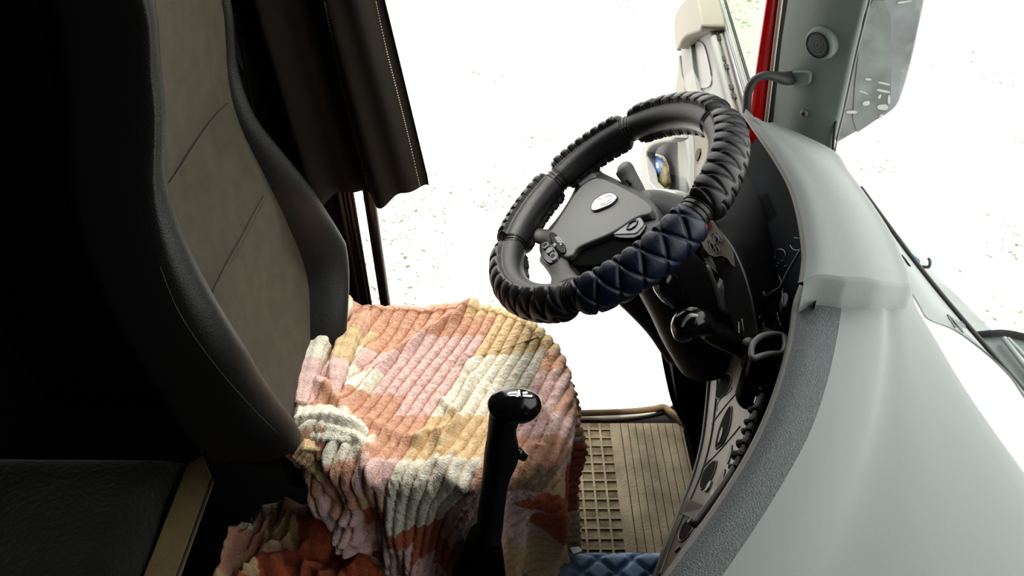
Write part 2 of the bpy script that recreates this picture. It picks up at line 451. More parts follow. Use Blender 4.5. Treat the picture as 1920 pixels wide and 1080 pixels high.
# back shell
rows = []
for z, yn, yf in zip(ZS, YN, YF):
    rows.append([V((xb(z)-.02, yn-.03, z)), V((xb(z)-.12, yn-.02, z)), V((xb(z)-.13, (yn+yf)/2, z)), V((xb(z)-.12, yf+.02, z)), V((xb(z)-.02, yf+.03, z))])
v, f = grid(rows); link('back_shell', v, f, M['black'], seat)

# cushion outline (top plane)
ZT = .52
cen = V((-.13, 1.02, 0))
outl = [W(x, y, z=ZT) for x, y in ((650, 568), (700, 575), (790, 574), (880, 566), (955, 578), (1010, 604), (1048, 650), (1066, 705), (1071, 765), (1062, 825), (1030, 862), (960, 885), (860, 900), (760, 905), (680, 895), (610, 862), (560, 815), (548, 760), (560, 700), (590, 630), (618, 590))]
pol = sorted([(math.atan2(p.y-cen.y, p.x-cen.x), math.hypot(p.x-cen.x, p.y-cen.y)) for p in outl])
def rb(th):
    th = (th+math.pi) % (2*math.pi)-math.pi
    n = len(pol)
    for i in range(n):
        a, ra = pol[i]; b, rbb = pol[(i+1) % n]
        if i == n-1: b += 2*math.pi
        t = th if th >= a or i < n-1 else th
        if i == n-1 and th < pol[0][0]: t = th+2*math.pi
        if a <= t <= b:
            s = (t-a)/(b-a); return ra*(1-s)+rbb*s
    return pol[0][1]
NT = 720
RB = [rb(-math.pi+2*math.pi*i/NT) for i in range(NT)]
for _ in range(14): RB = [(RB[i-1]+2*RB[i]+RB[(i+1) % NT])/4 for i in range(NT)]
# cushion
rows = []
for i in range(0, NT+1, 12):
    th = -math.pi+2*math.pi*(i % NT)/NT; R = RB[i % NT]-.022; d = V((math.cos(th), math.sin(th), 0))
    rows.append([cen+d*R*a+V((0, 0, ZT-.012+b)) for a, b in ((.02, -.01), (.5, -.008), (.85, -.01), (.96, -.018), (1, -.045), (1, -.12), (.92, -.16), (.02, -.16))])
v, f = grid(rows); link('seat_cushion', v, f, M['seat_leather'], seat)
MB().box((-.35, .86, FLOOR), (.05, 1.2, .37)).build('seat_base', M['void'], seat, bevel=.02)
MB().box((-.44, .84, .34), (-.34, 1.2, .50)).build('recliner_hinge', M['black'], seat, bevel=.02)
MB().tube([W(628, 536, y=1.22), W(650, 556, y=1.20)], .005, 8).build('lever', M['metal'], seat)

# ------------------------------------------------------------ blanket on the seat
CC = {'S': (.76, .45, .32), 'T': (.84, .64, .38), 'P': (.88, .64, .60), 'C': (.95, .92, .78), 'O': (.60, .17, .08), 'D': (.42, .30, .20)}
anch = [(650,567,'T'),(681,598,'S'),(666,639,'T'),(630,650,'P'),(593,655,'C'),(723,618,'T'),(790,598,'S'),(863,587,'S'),(832,624,'S'),(873,629,'S'),(941,608,'T'),(941,639,'T'),(998,634,'T'),(1018,665,'T'),(1050,691,'S'),(1060,727,'S'),(790,691,'P'),(733,727,'P'),(837,675,'P'),(811,748,'P'),(697,743,'P'),(894,691,'C'),(956,691,'C'),(873,743,'C'),(915,753,'C'),(992,701,'C'),(889,784,'C'),(1018,727,'P'),(1029,769,'P'),(987,800,'P'),(707,779,'S'),(759,805,'S'),(801,784,'S'),(733,831,'S'),(837,790,'T'),(863,816,'T'),(894,826,'T'),(811,821,'T'),(666,764,'S'),(863,873,'C'),(707,873,'P'),(749,852,'P'),(780,893,'C'),(811,935,'C'),(759,961,'C'),(832,883,'C'),(733,924,'C'),(899,862,'S'),(884,893,'P'),(863,935,'P'),(873,987,'P'),(992,831,'S'),(982,857,'S'),(967,893,'S'),(1018,857,'S'),(1008,914,'O'),(1029,966,'O'),(967,945,'P'),(982,987,'P'),(1044,883,'T'),(1060,852,'P'),(1065,961,'D'),(967,1033,'T'),(578,701,'T'),(567,733,'C'),(588,758,'P'),(619,779,'P'),(604,805,'C'),(645,805,'C'),(557,841,'T'),(614,857,'S'),(630,883,'S'),(655,914,'S'),(671,841,'C'),(655,966,'P'),(687,987,'P'),(681,924,'T'),(707,961,'O'),(790,1002,'O'),(821,1023,'O'),(770,1038,'P'),(655,727,'C'),(645,675,'C'),(624,717,'P'),(700,820,'S'),(850,770,'C'),(735,690,'P'),(760,660,'P'),(700,700,'P'),(900,660,'T'),(960,660,'T'),(830,650,'P'),(740,640,'S'),(700,620,'S')]
BL = thing('blanket', 'ribbed fleece blanket in pink, salmon, cream and tan patches draped over the driver seat', 'blanket', (-.13, 1.02, .5))
def Ldrape(th):                     # how far the cloth hangs, by direction from the seat centre
    x, y = math.cos(th), math.sin(th)
    L = .10 + .26*max(0, x)**1.0 + .28*max(0, -y)**1.0
    if x < -.2: L *= max(.25, 1-(-x-.2)*1.4)
    if y > .3: L = min(L, .12+.1*max(0, x))
    L += .02*math.sin(th*5)+.014*math.sin(th*11+1)
    return L
RA = math.radians(66); rdx, rdy = math.cos(RA), math.sin(RA)
def rib_coord(x, y):                # across the ribs
    w = noise.noise(V((x*5, y*5, 2.2)))*.012+noise.noise(V((x*14, y*14, 7)))*.004
    return (x*rdy-y*rdx+w)/.0225
ridges = [  # traced fold crests: px points, height, width
    (((640, 770), (672, 735), (700, 700), (745, 660), (800, 625), (850, 598), (885, 575)), .016, .012),
    (((655, 600), (675, 650), (665, 700), (650, 735)), .014, .012), (((700, 600), (690, 650), (680, 690)), .012, .010),
    (((630, 600), (600, 660), (585, 700)), .018, .014), (((655, 640), (632, 700), (625, 750), (650, 790)), .016, .011),
    (((872, 668), (878, 705), (868, 745), (845, 790), (820, 830)), .012, .012),
    (((830, 750), (855, 790), (835, 815)), .012, .009), (((780, 830), (800, 815), (830, 830), (820, 870)), .014, .010),
    (((555, 830), (600, 815), (650, 830), (690, 850)), .018, .014),
    (((560, 740), (590, 730), (615, 750)), .022, .015), (((690, 790), (740, 815), (790, 830)), .008, .012),
    (((660, 800), (680, 850), (700, 900)), .012, .010), (((850, 860), (840, 890), (870, 905)), .014, .012),
    (((580, 600), (565, 680)), .01, .012), (((1010, 760), (1035, 800), (1040, 860)), .008, .009)]
RG = []
for pts, h, w in ridges:
    P = spline([W(a, b, z=ZT) for a, b in pts], 14); RG.append(([(p.x, p.y) for p in P], h, w))
def segd(px, py, P):
    best = 9
    for (ax, ay), (bx, by) in zip(P, P[1:]):
        dx, dy = bx-ax, by-ay; t = max(0, min(1, ((px-ax)*dx+(py-ay)*dy)/(dx*dx+dy*dy+1e-9)))
        d = math.hypot(px-ax-dx*t, py-ay-dy*t)
        if d < best: best = d
    return best
NR = 200; base = []; extra = []; cell = []; grv = []
for i in range(NT):
    th = -math.pi+2*math.pi*i/NT; R = RB[i]; L = Ldrape(th); d = V((math.cos(th), math.sin(th), 0)); rc = .035
    col = []
    for j in range(NR+1):
        s = j/NR*(R+L)
        e = s-(R-rc)
        cx, cy = cen.x+d.x*s, cen.y+d.y*s
        if e <= 0:
            z = ZT-.020*max(0, 1-(s/max(.01, R))**2)*1.0+.006; hr = s; nrm = V((0, 0, 1)); dr = 0
        else:
            arc = rc*math.pi/2
            if e < arc:
                a = e/rc; hr = R-rc+rc*math.sin(a); z = ZT+.006-rc*(1-math.cos(a)); nrm = (d*math.sin(a)+V((0, 0, math.cos(a)))); dr = 0
            else:
                dr = e-arc; hr = R+dr*.03; z = ZT+.006-rc-dr; nrm = d.copy()
        fold = 0
        if dr > 0:
            k = min(1, dr/.12)
            fold = k*(.020*math.sin(th*13+noise.noise(V((th*3, s*3, 0)))*3)+.012*math.sin(th*29+2+s*10)) 
        bx = 0
        if dr < .12:
            for P, h, w in RG:
                dd = segd(cx, cy, P)
                if dd < w*3: bx += h*math.exp(-(dd/w)**2)
        # rumpled cloth towards the backrest and the near left corner
        rump = max(0, min(1, (-.26-cx)/.10))
        bx += rump*.020*(1-abs(noise.noise(V((cx*16, cy*13, 4)))*2.2))
        rc_ = rib_coord(cx, cy)
        sn_ = abs(math.sin(math.pi*rc_)); ribh = .0105*sn_**.5; grv.append(max(0, 1-sn_/.42)**1.3)
        ruff = .0026*noise.noise(V((cx*150, cy*60, s*30)))+.0016*noise.noise(V((cx*60, cy*160, 9)))
        p = cen+d*hr; p.z = z
        base.append(p.copy()); cell.append((int(math.floor(rc_/3+.3)), int(math.floor((cy+.004*noise.noise(V((cx*40, cy*40, 1)))+.002*math.sin(rc_*6.283))/.052))))
        if dr > 0 or e > 0: ribh_k = .7
        else: ribh_k = 1
        ribh *= ribh_k if d.y > .3 else 1
        p = p+nrm*(bx+ribh+ruff+fold)
        if p.x < -.375 and dr == 0: p.z += .0
        extra.append(p); 
verts = extra
faces = []
for i in range(NT):
    for j in range(NR):
        a = i*(NR+1)+j; b = ((i+1) % NT)*(NR+1)+j; faces.append((a, a+1, b+1, b))
# colour patches: nearest measured patch centre in 3D
bb_v = base; BB = bvh_of(base, faces)
A3 = []; AC = []
for px, py, c in anch:
    p, _ = hit(BB, px, py); A3.append(p); AC.append(CC[c])
A3n = np.array([tuple(p) for p in A3]); ACn = np.array(AC)
Bn = np.array([tuple(p) for p in base])
SK = np.array([[rdy, 0, 0], [-rdx, 1, 0], [0, 0, 1]])
acc = {}
for c_, p in zip(cell, base):
    a = acc.setdefault(c_, [0, 0, 0, 0]); a[0] += p.x; a[1] += p.y; a[2] += p.z; a[3] += 1
ccol = {}
for c_, a in acc.items():
    q = np.array(a[:3])/a[3]; D = ((A3n-q)**2).sum(1); ccol[c_] = ACn[int(D.argmin())]
cols = np.ones((len(base), 4), dtype=np.float32)
cols[:, :3] = np.array([ccol[c_] for c_ in cell])
gv = np.array(grv)[:, None]; cols[:, :3] *= (1-gv)+gv*np.array([.72, .52, .38])   # rib groove shading painted in, along with backing cloth tint
link('draped_cloth', verts, faces, M['blanket'], BL, cols=cols, recalc=False)
# trailing folds heaped beside the seat
def heap(name, pxc, px_r, zbase, seed, colf, h=.10, n=150, ang=0):
    c = W(*pxc, z=zbase); rows = []; cl = []
    for i in range(n+1):
        r = []
        for j in range(n+1):
            a, b = i/n*2-1, j/n*2-1
            x = max(-.566+.01*b, c.x+a*px_r[0]); y = c.y+b*px_r[1]
            q = max(0, 1-(a*a)**1.5-(b*b)**1.5)
            wx = x+.03*noise.noise(V((x*9, y*9, seed))); wy = y+.03*noise.noise(V((x*9, y*9, seed+5)))
            f1 = 1-abs(noise.noise(V((wx*13, wy*9, seed)))*2); f2 = 1-abs(noise.noise(V((wx*30, wy*22, seed+3)))*2)
            sr = (wx*math.cos(ang)+wy*math.sin(ang))/.0215
            z = zbase-.06+h*q**.45*(.45+.55*f1)+.022*f2*q**.5+.008*abs(math.sin(math.pi*sr))**.6*q
            r.append(V((x, y, z))); cl.append((*colf(wx, wy), 1))
        rows.append(r)
    v, f = grid(rows); return link(name, v, f, M['blanket'], BL, cols=cl)
pal = ['O', 'O', 'C', 'T', 'O', 'P', 'S', 'O', 'D', 'S']
def cf(x, y):
    k = int(math.floor(x/.06))*7+int(math.floor(y/.06))*3
    return CC[pal[k % len(pal)]]
strand_later = 1
heap('trailing_folds', (575, 1040), (.31, .14), .19, 3.3, cf, .12, 200, .4)
# a rope of folds running from the seat corner down to the heap
def strand(pts, radii, cset, seed, amp=1):
    P = spline([W(a, b, z=z) for a, b, z in pts], 70); mbv = []; cl = []; n = 36
    rs = sp1(radii, 70); tv, tf = tube_geo(P, rs, n)
    for i, q in enumerate(tv):
        k = i//n; j = i % n; w = j/n*2*math.pi
        c0 = P[min(k, 70)]
        d = (q-c0); d *= 1+amp*.22*math.sin(w*4+k*.08+seed)+amp*.12*math.sin(w*9+k*.1)+.05*math.sin(k*.9)+.1*noise.noise(q*30)
        mbv.append(c0+d)
        u = k/70*len(cset); cl.append((*CC[cset[min(len(cset)-1, int(u))]], 1))
    return link('trailing_folds', mbv, tf, M['blanket'], BL, cols=cl)
strand(((590, 845, .50), (620, 870, .46), (645, 920, .38), (675, 975, .30), (720, 1010, .24), (770, 1060, .2)), (.03, .042, .045, .042, .04, .04), 'TSSSPPP', 1)
strand(((640, 850, .49), (680, 890, .42), (705, 950, .34), (730, 1000, .26), (780, 1050, .2)), (.025, .035, .035, .035, .03), 'CTOOSS', 2)
strand(((560, 830, .53), (600, 845, .50), (640, 865, .46)), (.022, .03, .02), 'TTC', 4)
strand(((652, 556, .56), (645, 572, .565), (615, 618, .56), (592, 665, .555), (575, 715, .55), (563, 760, .55)), (.006, .018, .024, .022, .02, .012), 'TCCCPP', 7, .35)
strand(((690, 585, .535), (672, 610, .55), (650, 650, .55), (632, 700, .55), (628, 745, .545)), (.006, .020, .022, .02, .006), 'SSTTPP', 8, .5)
strand(((555, 790, .545), (610, 795, .54), (660, 812, .535), (685, 822, .53)), (.02, .03, .026, .012), 'CCCC', 6)
strand(((850, 905, .45), (840, 950, .38), (860, 985, .32), (890, 960, .33)), (.02, .03, .03, .02), 'PPP', 5)

# ------------------------------------------------------------ gear lever
gl = thing('gear_lever', 'black gear lever with shift pattern on its knob standing in front of the blanket', 'gear lever', (-.02, .68, .13))
GY = .68
def gp(px, py, y=GY): return W(px, py, y=y)
tt = 1.06/1400
rows_ = [(905, 1075, 34), (909, 1035, 28), (917, 999, 25), (922, 950, 25), (927, 915, 25), (932, 888, 27), (939, 862, 32), (941, 841, 32), (941, 812, 27), (944, 790, 28), (950, 770, 32)]
P = spline([gp(a, b) for a, b, _ in rows_], 60); rr = sp1([c*(gp(a, b)-CAM).dot(FW)/FPX for a, b, c in rows_], 60)
MB().tube(P, rr, 24, flat=(V((1, 0, 0)), 1.0)).build('grip', M['black'], gl)
kn = [(930, 775, 10), (936, 770, 26), (945, 764, 33), (968, 761, 33), (988, 763, 31), (1000, 767, 24), (1007, 771, 8)]
P = spline([gp(a, b) for a, b, _ in kn], 30); rr = sp1([c*tt for _, _, c in kn], 30)
v, f = tube_geo(P, rr, 24); link('knob', v, f, M['black_gloss'], gl); KB = bvh_of(v, f)
pt = patch('shift_plate', [(951, 735), (990, 733), (1002, 740), (1002, 748), (985, 747), (950, 744)], KB, .0015, M['black_gloss'], gl)
for a in (((955, 737), (968, 736), (968, 739), (955, 740)), ((955, 742), (966, 741), (966, 744), (955, 744)), ((971, 733), (974, 733), (976, 744), (973, 744)), ((979, 737), (988, 736), (989, 739), (980, 740)), ((979, 742), (997, 742), (997, 746), (980, 745))):
    patch('shift_marking', list(a), KB, .0022, M['white'], pt, rnd=0)
MB().tube([gp(968, 846), gp(975, 852), gp(984, 857)], [.009, .008, .007], 12).build('range_button', M['black_gloss'], gl)
MB().tube([gp(905, 1140), gp(905, 1080), gp(905, 1040), gp(908, 1005)], [.048, .042, .036, .028], 20).build('boot', M['void'], gl)

# ------------------------------------------------------------ steering wheel
al, be = .66469, .0730
WN = V((-math.sin(al)*math.cos(be), math.sin(be), math.cos(al)*math.cos(be)))
WE1 = WN.cross(V((1, 0, 0))).normalized(); WE2 = -(WN.cross(WE1)).normalized()
WC = V((.1633, 1.0459, .8824)); WR, Wr = .2130, .0270
def WPx(px, py, h=0): return Wpl(px, py, WC+WN*h, WN)
def wang(px, py):
    d = WPx(px, py)-WC; return math.atan2(d.dot(WE2), d.dot(WE1))
sw = thing('steering_wheel', 'four-spoke truck steering wheel with padded quilted black and navy cover', 'steering wheel', WC)
def torus(a0, a1, n, m, rfun, closed=False, hoff=0):
    rows = []
    for i in range(n if closed else n+1):
        a = a0+(a1-a0)*i/n; rd = WE1*math.cos(a)+WE2*math.sin(a); r = []
        for j in range(m):
            w = 2*math.pi*j/m; rad = rfun(a, w, i/n)
            r.append(WC+rd*(WR+rad*math.cos(w))+WN*(rad*math.sin(w)+hoff))
        rows.append(r)
    v = [p for r in rows for p in r]; f = []
    for i in range(len(rows) if closed else len(rows)-1):
        for j in range(m):
            f.append((i*m+j, i*m+(j+1) % m, ((i+1) % len(rows))*m+(j+1) % m, ((i+1) % len(rows))*m+j))
    return v, f
def rimr(a, w, s): 
    return .0235+.0010*(abs(math.cos(w-2.4)) > .985)
v, f = torus(0, 2*math.pi, 200, 40, rimr, True); rimo = link('rim', v, f, M['rim'], sw)
B = [wang(1337, 402), wang(1068, 585), wang(930, 478), wang(1012, 325), wang(1190, 212), wang(1372, 212)]
B = [b % (2*math.pi) for b in B]
segs = []
for i in range(6):
    a0, a1 = B[i], B[(i+1) % 6]
    d = (a1-a0+math.pi) % (2*math.pi)-math.pi
    segs.append((a0, a0+d))
for k, (a0, a1) in enumerate(segs):
    gap = .045*(1 if a1 > a0 else -1)
    a0 += gap; a1 -= gap; L = abs(a1-a0)*WR
    cells = 6 if k == 0 else 9
    nv = 6 if k == 0 else 5
    def rf(a, w, s, cells=cells, k=k, nv=nv):
        end = min(1, min(s, 1-s)/.09); end = math.sqrt(max(0, 1-(1-end)**2))
        u = s*cells; q = w/(2*math.pi)*nv
        if k in (1, 5): u += 0
        g1 = abs(math.sin(math.pi*(u+q*.5))); g2 = abs(math.sin(math.pi*(u-q*.5)))
        puff = min(1, g1*2.6)**.6*min(1, g2*2.6)**.6
        # padding sits on the outer side; the inner side stays smooth
        wd_ = (w+.35+math.pi) % (2*math.pi)-math.pi
        edge = max(0, min(1, (2.05-abs(wd_))/.22)); edge = edge*edge*(3-2*edge)
        return .0250+end*edge*(.0062+.0042*puff+.0015*min(g1, g2))+.0008*end
    v, f = torus(a0, a1, 190, 96, rf); link('padded_cover', v, f, M['cover_blue'] if k == 0 else M['cover'], sw)
for i, a in enumerate(B):
    for da in (-.035, 0, .035):
        rd = WE1*math.cos(a+da)+WE2*math.sin(a+da)
        P = [WC+rd*(WR+.0242*math.cos(w))+WN*(.0242*math.sin(w)) for w in np.linspace(0, 2*math.pi, 24, endpoint=False)]
        MB().tube(P, .0012, 5, closed=True).build('seam', M['rim'], sw)
# inner seam along cover
P = [WC+(WE1*math.cos(a)+WE2*math.sin(a))*(WR-.0175)+WN*.0165 for a in np.linspace(0, 2*math.pi, 120, endpoint=False)]
MB().tube(P, .0014, 5, closed=True).build('seam', M['hub_dark'], sw)
# hub
HZ = -.028
def wprism(name, poly, h0, h1, m, parent=sw, rnd=2, bevel=0, k=.25, base=HZ):
    if rnd: poly = chaikin(poly, rnd, k=k)
    Q = [WPx(a, b, h1) for a, b in poly]
    return MB().prism([q-WN*(h1-h0) for q in Q], WN*(h1-h0)).build(name, m, parent, smooth=True, bevel=bevel, angle=30)
wprism('hub_base', [(1086, 318), (1110, 312), (1165, 338), (1205, 360), (1232, 385), (1238, 420), (1222, 455), (1190, 480), (1130, 492), (1075, 500), (1035, 500), (1010, 470), (1015, 440), (1050, 400), (1078, 350)], -.075, -.034, M['hub_dark'], bevel=.006)
wprism('airbag_pad', [(1086, 350), (1104, 338), (1121, 331), (1150, 342), (1200, 368), (1222, 386), (1222, 401), (1192, 406), (1150, 436), (1102, 455), (1078, 466), (1070, 482), (1050, 481), (1024, 440), (1036, 428), (1060, 390)], -.060, -.020, M['hub'], bevel=.005)
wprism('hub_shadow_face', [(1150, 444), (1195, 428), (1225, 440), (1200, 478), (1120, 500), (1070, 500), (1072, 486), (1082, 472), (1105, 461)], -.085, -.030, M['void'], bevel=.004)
wprism('silver_wedge', [(1084, 322), (1106, 319), (1120, 330), (1102, 338), (1082, 352)], -.050, -.024, M['silver'], rnd=1, bevel=.002)
wprism('trim_switch', [(1147, 440), (1175, 420), (1200, 405), (1208, 420), (1192, 438), (1170, 439)], -.045, -.022, M['silver'], rnd=1, bevel=.002, k=.12)
MB().tube([WPx(a, b, -.0215) for a, b in chaikin([(1174, 429), (1182, 417), (1196, 412), (1193, 423), (1182, 431)], 1)], .0018, 6, closed=True).build('switch_outline', M['black_gloss'], sw)
wprism('switch_edge', [(1147, 441), (1170, 440), (1192, 440), (1208, 421), (1212, 424), (1196, 445), (1165, 446)], -.05, -.0235, M['black_gloss'], rnd=1)
wprism('plaque', [(1025, 441), (1037, 430), (1064, 466), (1052, 480)], -.05, -.0165, M['black'], bevel=.002)
pc = WPx(1045, 454, -.0155); xd = WPx(1060, 468, -.0155)-WPx(1032, 436, -.0155); yd = WPx(1052, 448, -.0155)-WPx(1038, 461, -.0155)
textobj('airbag_lettering', 'AIRBAG', .011, pc+yd.normalized()*.004, xd, yd, M['markings'], sw)
textobj('airbag_lettering', 'SRS', .008, pc-yd.normalized()*.007, xd, yd, M['markings'], sw)
wprism('button_pod', [(1007, 458), (1026, 445), (1053, 480), (1034, 498), (1016, 488)], -.06, -.020, M['black_gloss'], bevel=.003)
for q in (((1013, 460), (1025, 451), (1030, 458), (1019, 468)), ((1021, 470), (1032, 461), (1037, 467), (1026, 477)), ((1028, 479), (1038, 470), (1046, 481), (1035, 491))):
    wprism('button', list(q), -.04, -.0155, M['btn'], rnd=1, bevel=.001)
for q in (((1016, 460), (1024, 454), (1026, 457), (1019, 463)), ((1031, 480), (1038, 474), (1041, 478), (1035, 484))):
    wprism('button_icon', list(q), -.04, -.0148, M['black'], rnd=0)
# emblem: white shield with faded marks
wprism('emblem', [(1106, 389), (1111, 376), (1122, 367), (1134, 361), (1147, 360), (1157, 366), (1157, 373), (1147, 383), (1130, 391), (1112, 397)], -.03, -.0165, M['hub_dark'], rnd=2)
ef = wprism('emblem_face', [(1108, 388), (1113, 377), (1123, 369), (1135, 363), (1147, 362), (1155, 367), (1155, 372), (1146, 382), (1129, 389), (1112, 395)], -.03, -.0150, M['white'], rnd=2)
for pts in (((1120, 384), (1118, 379), (1124, 373), (1131, 376), (1128, 382), (1135, 380)), ((1134, 372), (1140, 367), (1148, 368), (1144, 374), (1138, 379)), ((1127, 385), (1137, 383), (1147, 377))):
    P = spline([WPx(a, b, -.0150) for a, b in pts], 20); MB().tube(P, .0011, 6).build('emblem_mark', M['pink'] if pts[0][0] < 1125 else M['strip'], ef)
# spokes
def spoke(pts, rad, m=M['hub_dark'], fl=.5):
    P = spline([WPx(a, b, h) for a, b, h in pts], 16); rs = sp1(rad, 16)
    MB().tube(P, rs, 18, flat=(WN, fl)).build('spoke', m, sw)
spoke(((1110, 345, -.04), (1098, 322, -.03), (1086, 300, -.015), (1076, 288, -.002)), (.030, .024, .023, .034))
spoke(((1042, 448, -.045), (1018, 444, -.035), (995, 438, -.02), (962, 432, -.002)), (.022, .018, .018, .036))
spoke(((1035, 475, -.045), (1045, 495, -.035), (1052, 515, -.02), (1058, 548, -.002)), (.028, .022, .020, .034))
spoke(((1190, 425, -.045), (1215, 430, -.04), (1240, 440, -.02), (1270, 450, -.005)), (.026, .020, .020, .030))
def gapseam(pts):
    P = spline([WPx(a, b, h) for a, b, h in pts], 12); MB().tube(P, .0012, 5).build('seam', M['seal'], sw)

# ------------------------------------------------------------ steering column, stalks
sc_ = thing('steering_column', 'dark plastic steering column shroud with stalks behind the steering wheel', 'steering column', (.3, 1.05, .5))
ax = -WN
P = [WC+ax*s+V((0, 0, 0)) for s in (.05, .09, .13, .18, .24, .31, .38)]
MB().tube(spline(P, 20), sp1([.045, .050, .055, .060, .070, .085, .095], 20), 32, flat=(V((0, 1, 0)), 1.05)).build('shroud', M['black'], sc_, angle=50)
P = [W(a, b, y=1.12) for a, b in chaikin([(1150, 570), (1180, 598), (1215, 634), (1240, 672), (1252, 690), (1290, 700), (1400, 690), (1430, 640), (1410, 540), (1380, 470), (1330, 440), (1250, 450), (1180, 520)], 2)]
MB().prism(P, (0, .09, 0)).build('lower_shroud', M['black'], sc_, bevel=.02, angle=40)
sv, sf = MB().prism(P, (0, .09, 0)).v, MB().prism(P, (0, .09, 0)).f
tv_, tf_ = tube_geo(spline([WC+ax*q for q in (.05, .09, .13, .18, .24, .31, .38)], 20), sp1([.045, .050, .055, .060, .070, .085, .095], 20), 32, flat=(V((0, 1, 0)), 1.05))
SB = bvh_of(list(sv)+tv_, list(sf)+[tuple(i+len(sv) for i in q) for q in tf_])
patch('boot_collar', [(1310, 470), (1322, 458), (1345, 500), (1362, 560), (1366, 590), (1350, 590), (1340, 545), (1325, 500)], SB, .012, M['hub'], sc_, bevel=.004)
patch('boot_collar', [(1352, 482), (1366, 490), (1385, 530), (1394, 575), (1392, 590), (1380, 592), (1372, 545), (1360, 505)], SB, .03, M['btn'], sc_, bevel=.004)
# upper rear cowl seen beyond the hub
P = spline([WPx(1205, 380, -.06), WPx(1230, 385, -.085), WPx(1262, 400, -.12)], 10); MB().tube(P, sp1([.022, .028, .035], 10), 20).build('upper_cowl', M['hub'], sc_)
# stalks
def stalk(pts, rad, m, name='stalk', fl=None, n=16):
    P = spline([W(a, b, y=y) for a, b, y in pts], 20); return MB().tube(P, sp1(rad, 20), n, flat=fl).build(name, m, sc_)
stalk(((1205, 375, 1.11), (1192, 352, 1.13), (1178, 330, 1.15), (1169, 316, 1.16), (1163, 310, 1.165)), (.012, .014, .0165, .017, .008), M['hub'])
P = [W(a, b, y=1.14) for a, b in ((1178, 336), (1190, 330))]
MB().tube([W(1173, 337, y=1.125), W(1181, 345, y=1.125), W(1194, 340, y=1.14)], .0025, 6).build('stalk_ring', M['black'], sc_)
stalk(((1300, 600, 1.03), (1280, 572, .99), (1262, 550, .965), (1245, 528, .95), (1236, 518, .95)), (.014, .018, .024, .022, .010), M['black_gloss'])
stalk(((1232, 535, .935), (1242, 555, .935), (1262, 578, .94)), (.003, .0035, .002), M['lip'], 'stalk_edge')
stalk(((1420, 672, .80), (1385, 648, .80), (1345, 628, .80), (1325, 618, .80)), (.017, .017, .018, .015), M['black_gloss'], 'lever_arm')
stalk(((1335, 618, .79), (1318, 608, .79), (1300, 604, .79), (1286, 612, .79), (1279, 630, .79)), (.012, .019, .023, .023, .014), M['black_gloss'], 'lever_knob')
stalk(((1276, 626, .775), (1282, 605, .775), (1294, 592, .775), (1308, 592, .775)), (.002, .002, .003, .002), M['markings'], 'knob_edge')
stalk(((1402, 640, .785), (1407, 657, .785), (1403, 671, .785)), (.008, .009, .008), M['hub'], 'lever_collar')

# ------------------------------------------------------------ dashboard
dash = thing('dashboard', 'wraparound grey dashboard with soft grained pad, instrument hood and curved driver console', 'dashboard', (.5, .8, 0))
def st(tbl, zs):
    return [[W(tbl[i][k][0], tbl[i][k][1], z=zs[k]) for i in range(len(tbl))] for k in range(len(zs))]
hood = [((1390, 214), (1408, 219), (1428, 227), (1450, 238)),
        ((1412, 246), (1455, 258), (1505, 270), (1560, 288)),
        ((1446, 296), (1500, 306), (1552, 312), (1592, 330)),
        ((1477, 352), (1535, 362), (1596, 372), (1640, 398)),
        ((1494, 412), (1562, 418), (1622, 428), (1676, 455)),
        ((1502, 475), (1578, 475), (1642, 482), (1699, 510)),
        ((1500, 508), (1585, 498), (1650, 502), (1704, 522)),
        ((1496, 532), (1584, 519), (1652, 526), (1707, 541))]
hz = (.945, .965, .955, .915)
R = st(hood, hz)
A = R[0]
Ain = [W(h[0][0]+14, h[0][1]+6, z=.918) for h in hood]
Alip = [W(h[0][0]+4, h[0][1], z=.953) for h in hood]
Ain2 = [p+V((.05, 0, -.03)) for p in Ain]
skirt = [p+V((.0, 0, -.10)) for p in R[3]]
mid = lambda a, b, t, dz=0: [p*(1-t)+q*t+V((0, 0, dz)) for p, q in zip(a, b)]
padR = [A, mid(A, R[1], .25, .006), mid(A, R[1], .6, .010), R[1]]
def loft2(rails, nu, nv): return loft(rails, nu, nv)
v, f = loft([mid(Alip, R[1], .06, .003), mid(A, R[1], .4, .012), R[1]], 50, 12); endA = v[-13:]; link('hood_pad', v, f, M['dash_pad'] if 0 else M['dash_top'], dash)
HB1 = bvh_of(v, f)
v, f = loft([R[1], mid(R[1], R[2], .5, .003), R[2], mid(R[2], R[3], .6, .004), R[3], skirt], 50, 20); endB = v[-21:]; link('hood_top', v, f, M['dash_top'], dash)
v, f = loft([Ain2, Ain, A, mid(Alip, R[1], .06, .003)], 50, 10); link('hood_lip', v, f, M['lip'], dash)
# hood near end face
e = hood[-1]
E0 = [W(e[k][0], e[k][1], z=hz[k]) for k in range(4)]
top = endA+[p for p in endB[1:] if p.z > .912]
rm = [p+V((-.001, -.007, -.004)) for p in top]; rowb = [p+V((0, -.016, -.055)) for p in top]
v, f = grid([top, rm, rowb]); link('hood_end', v, f, M['dash_top'], dash)

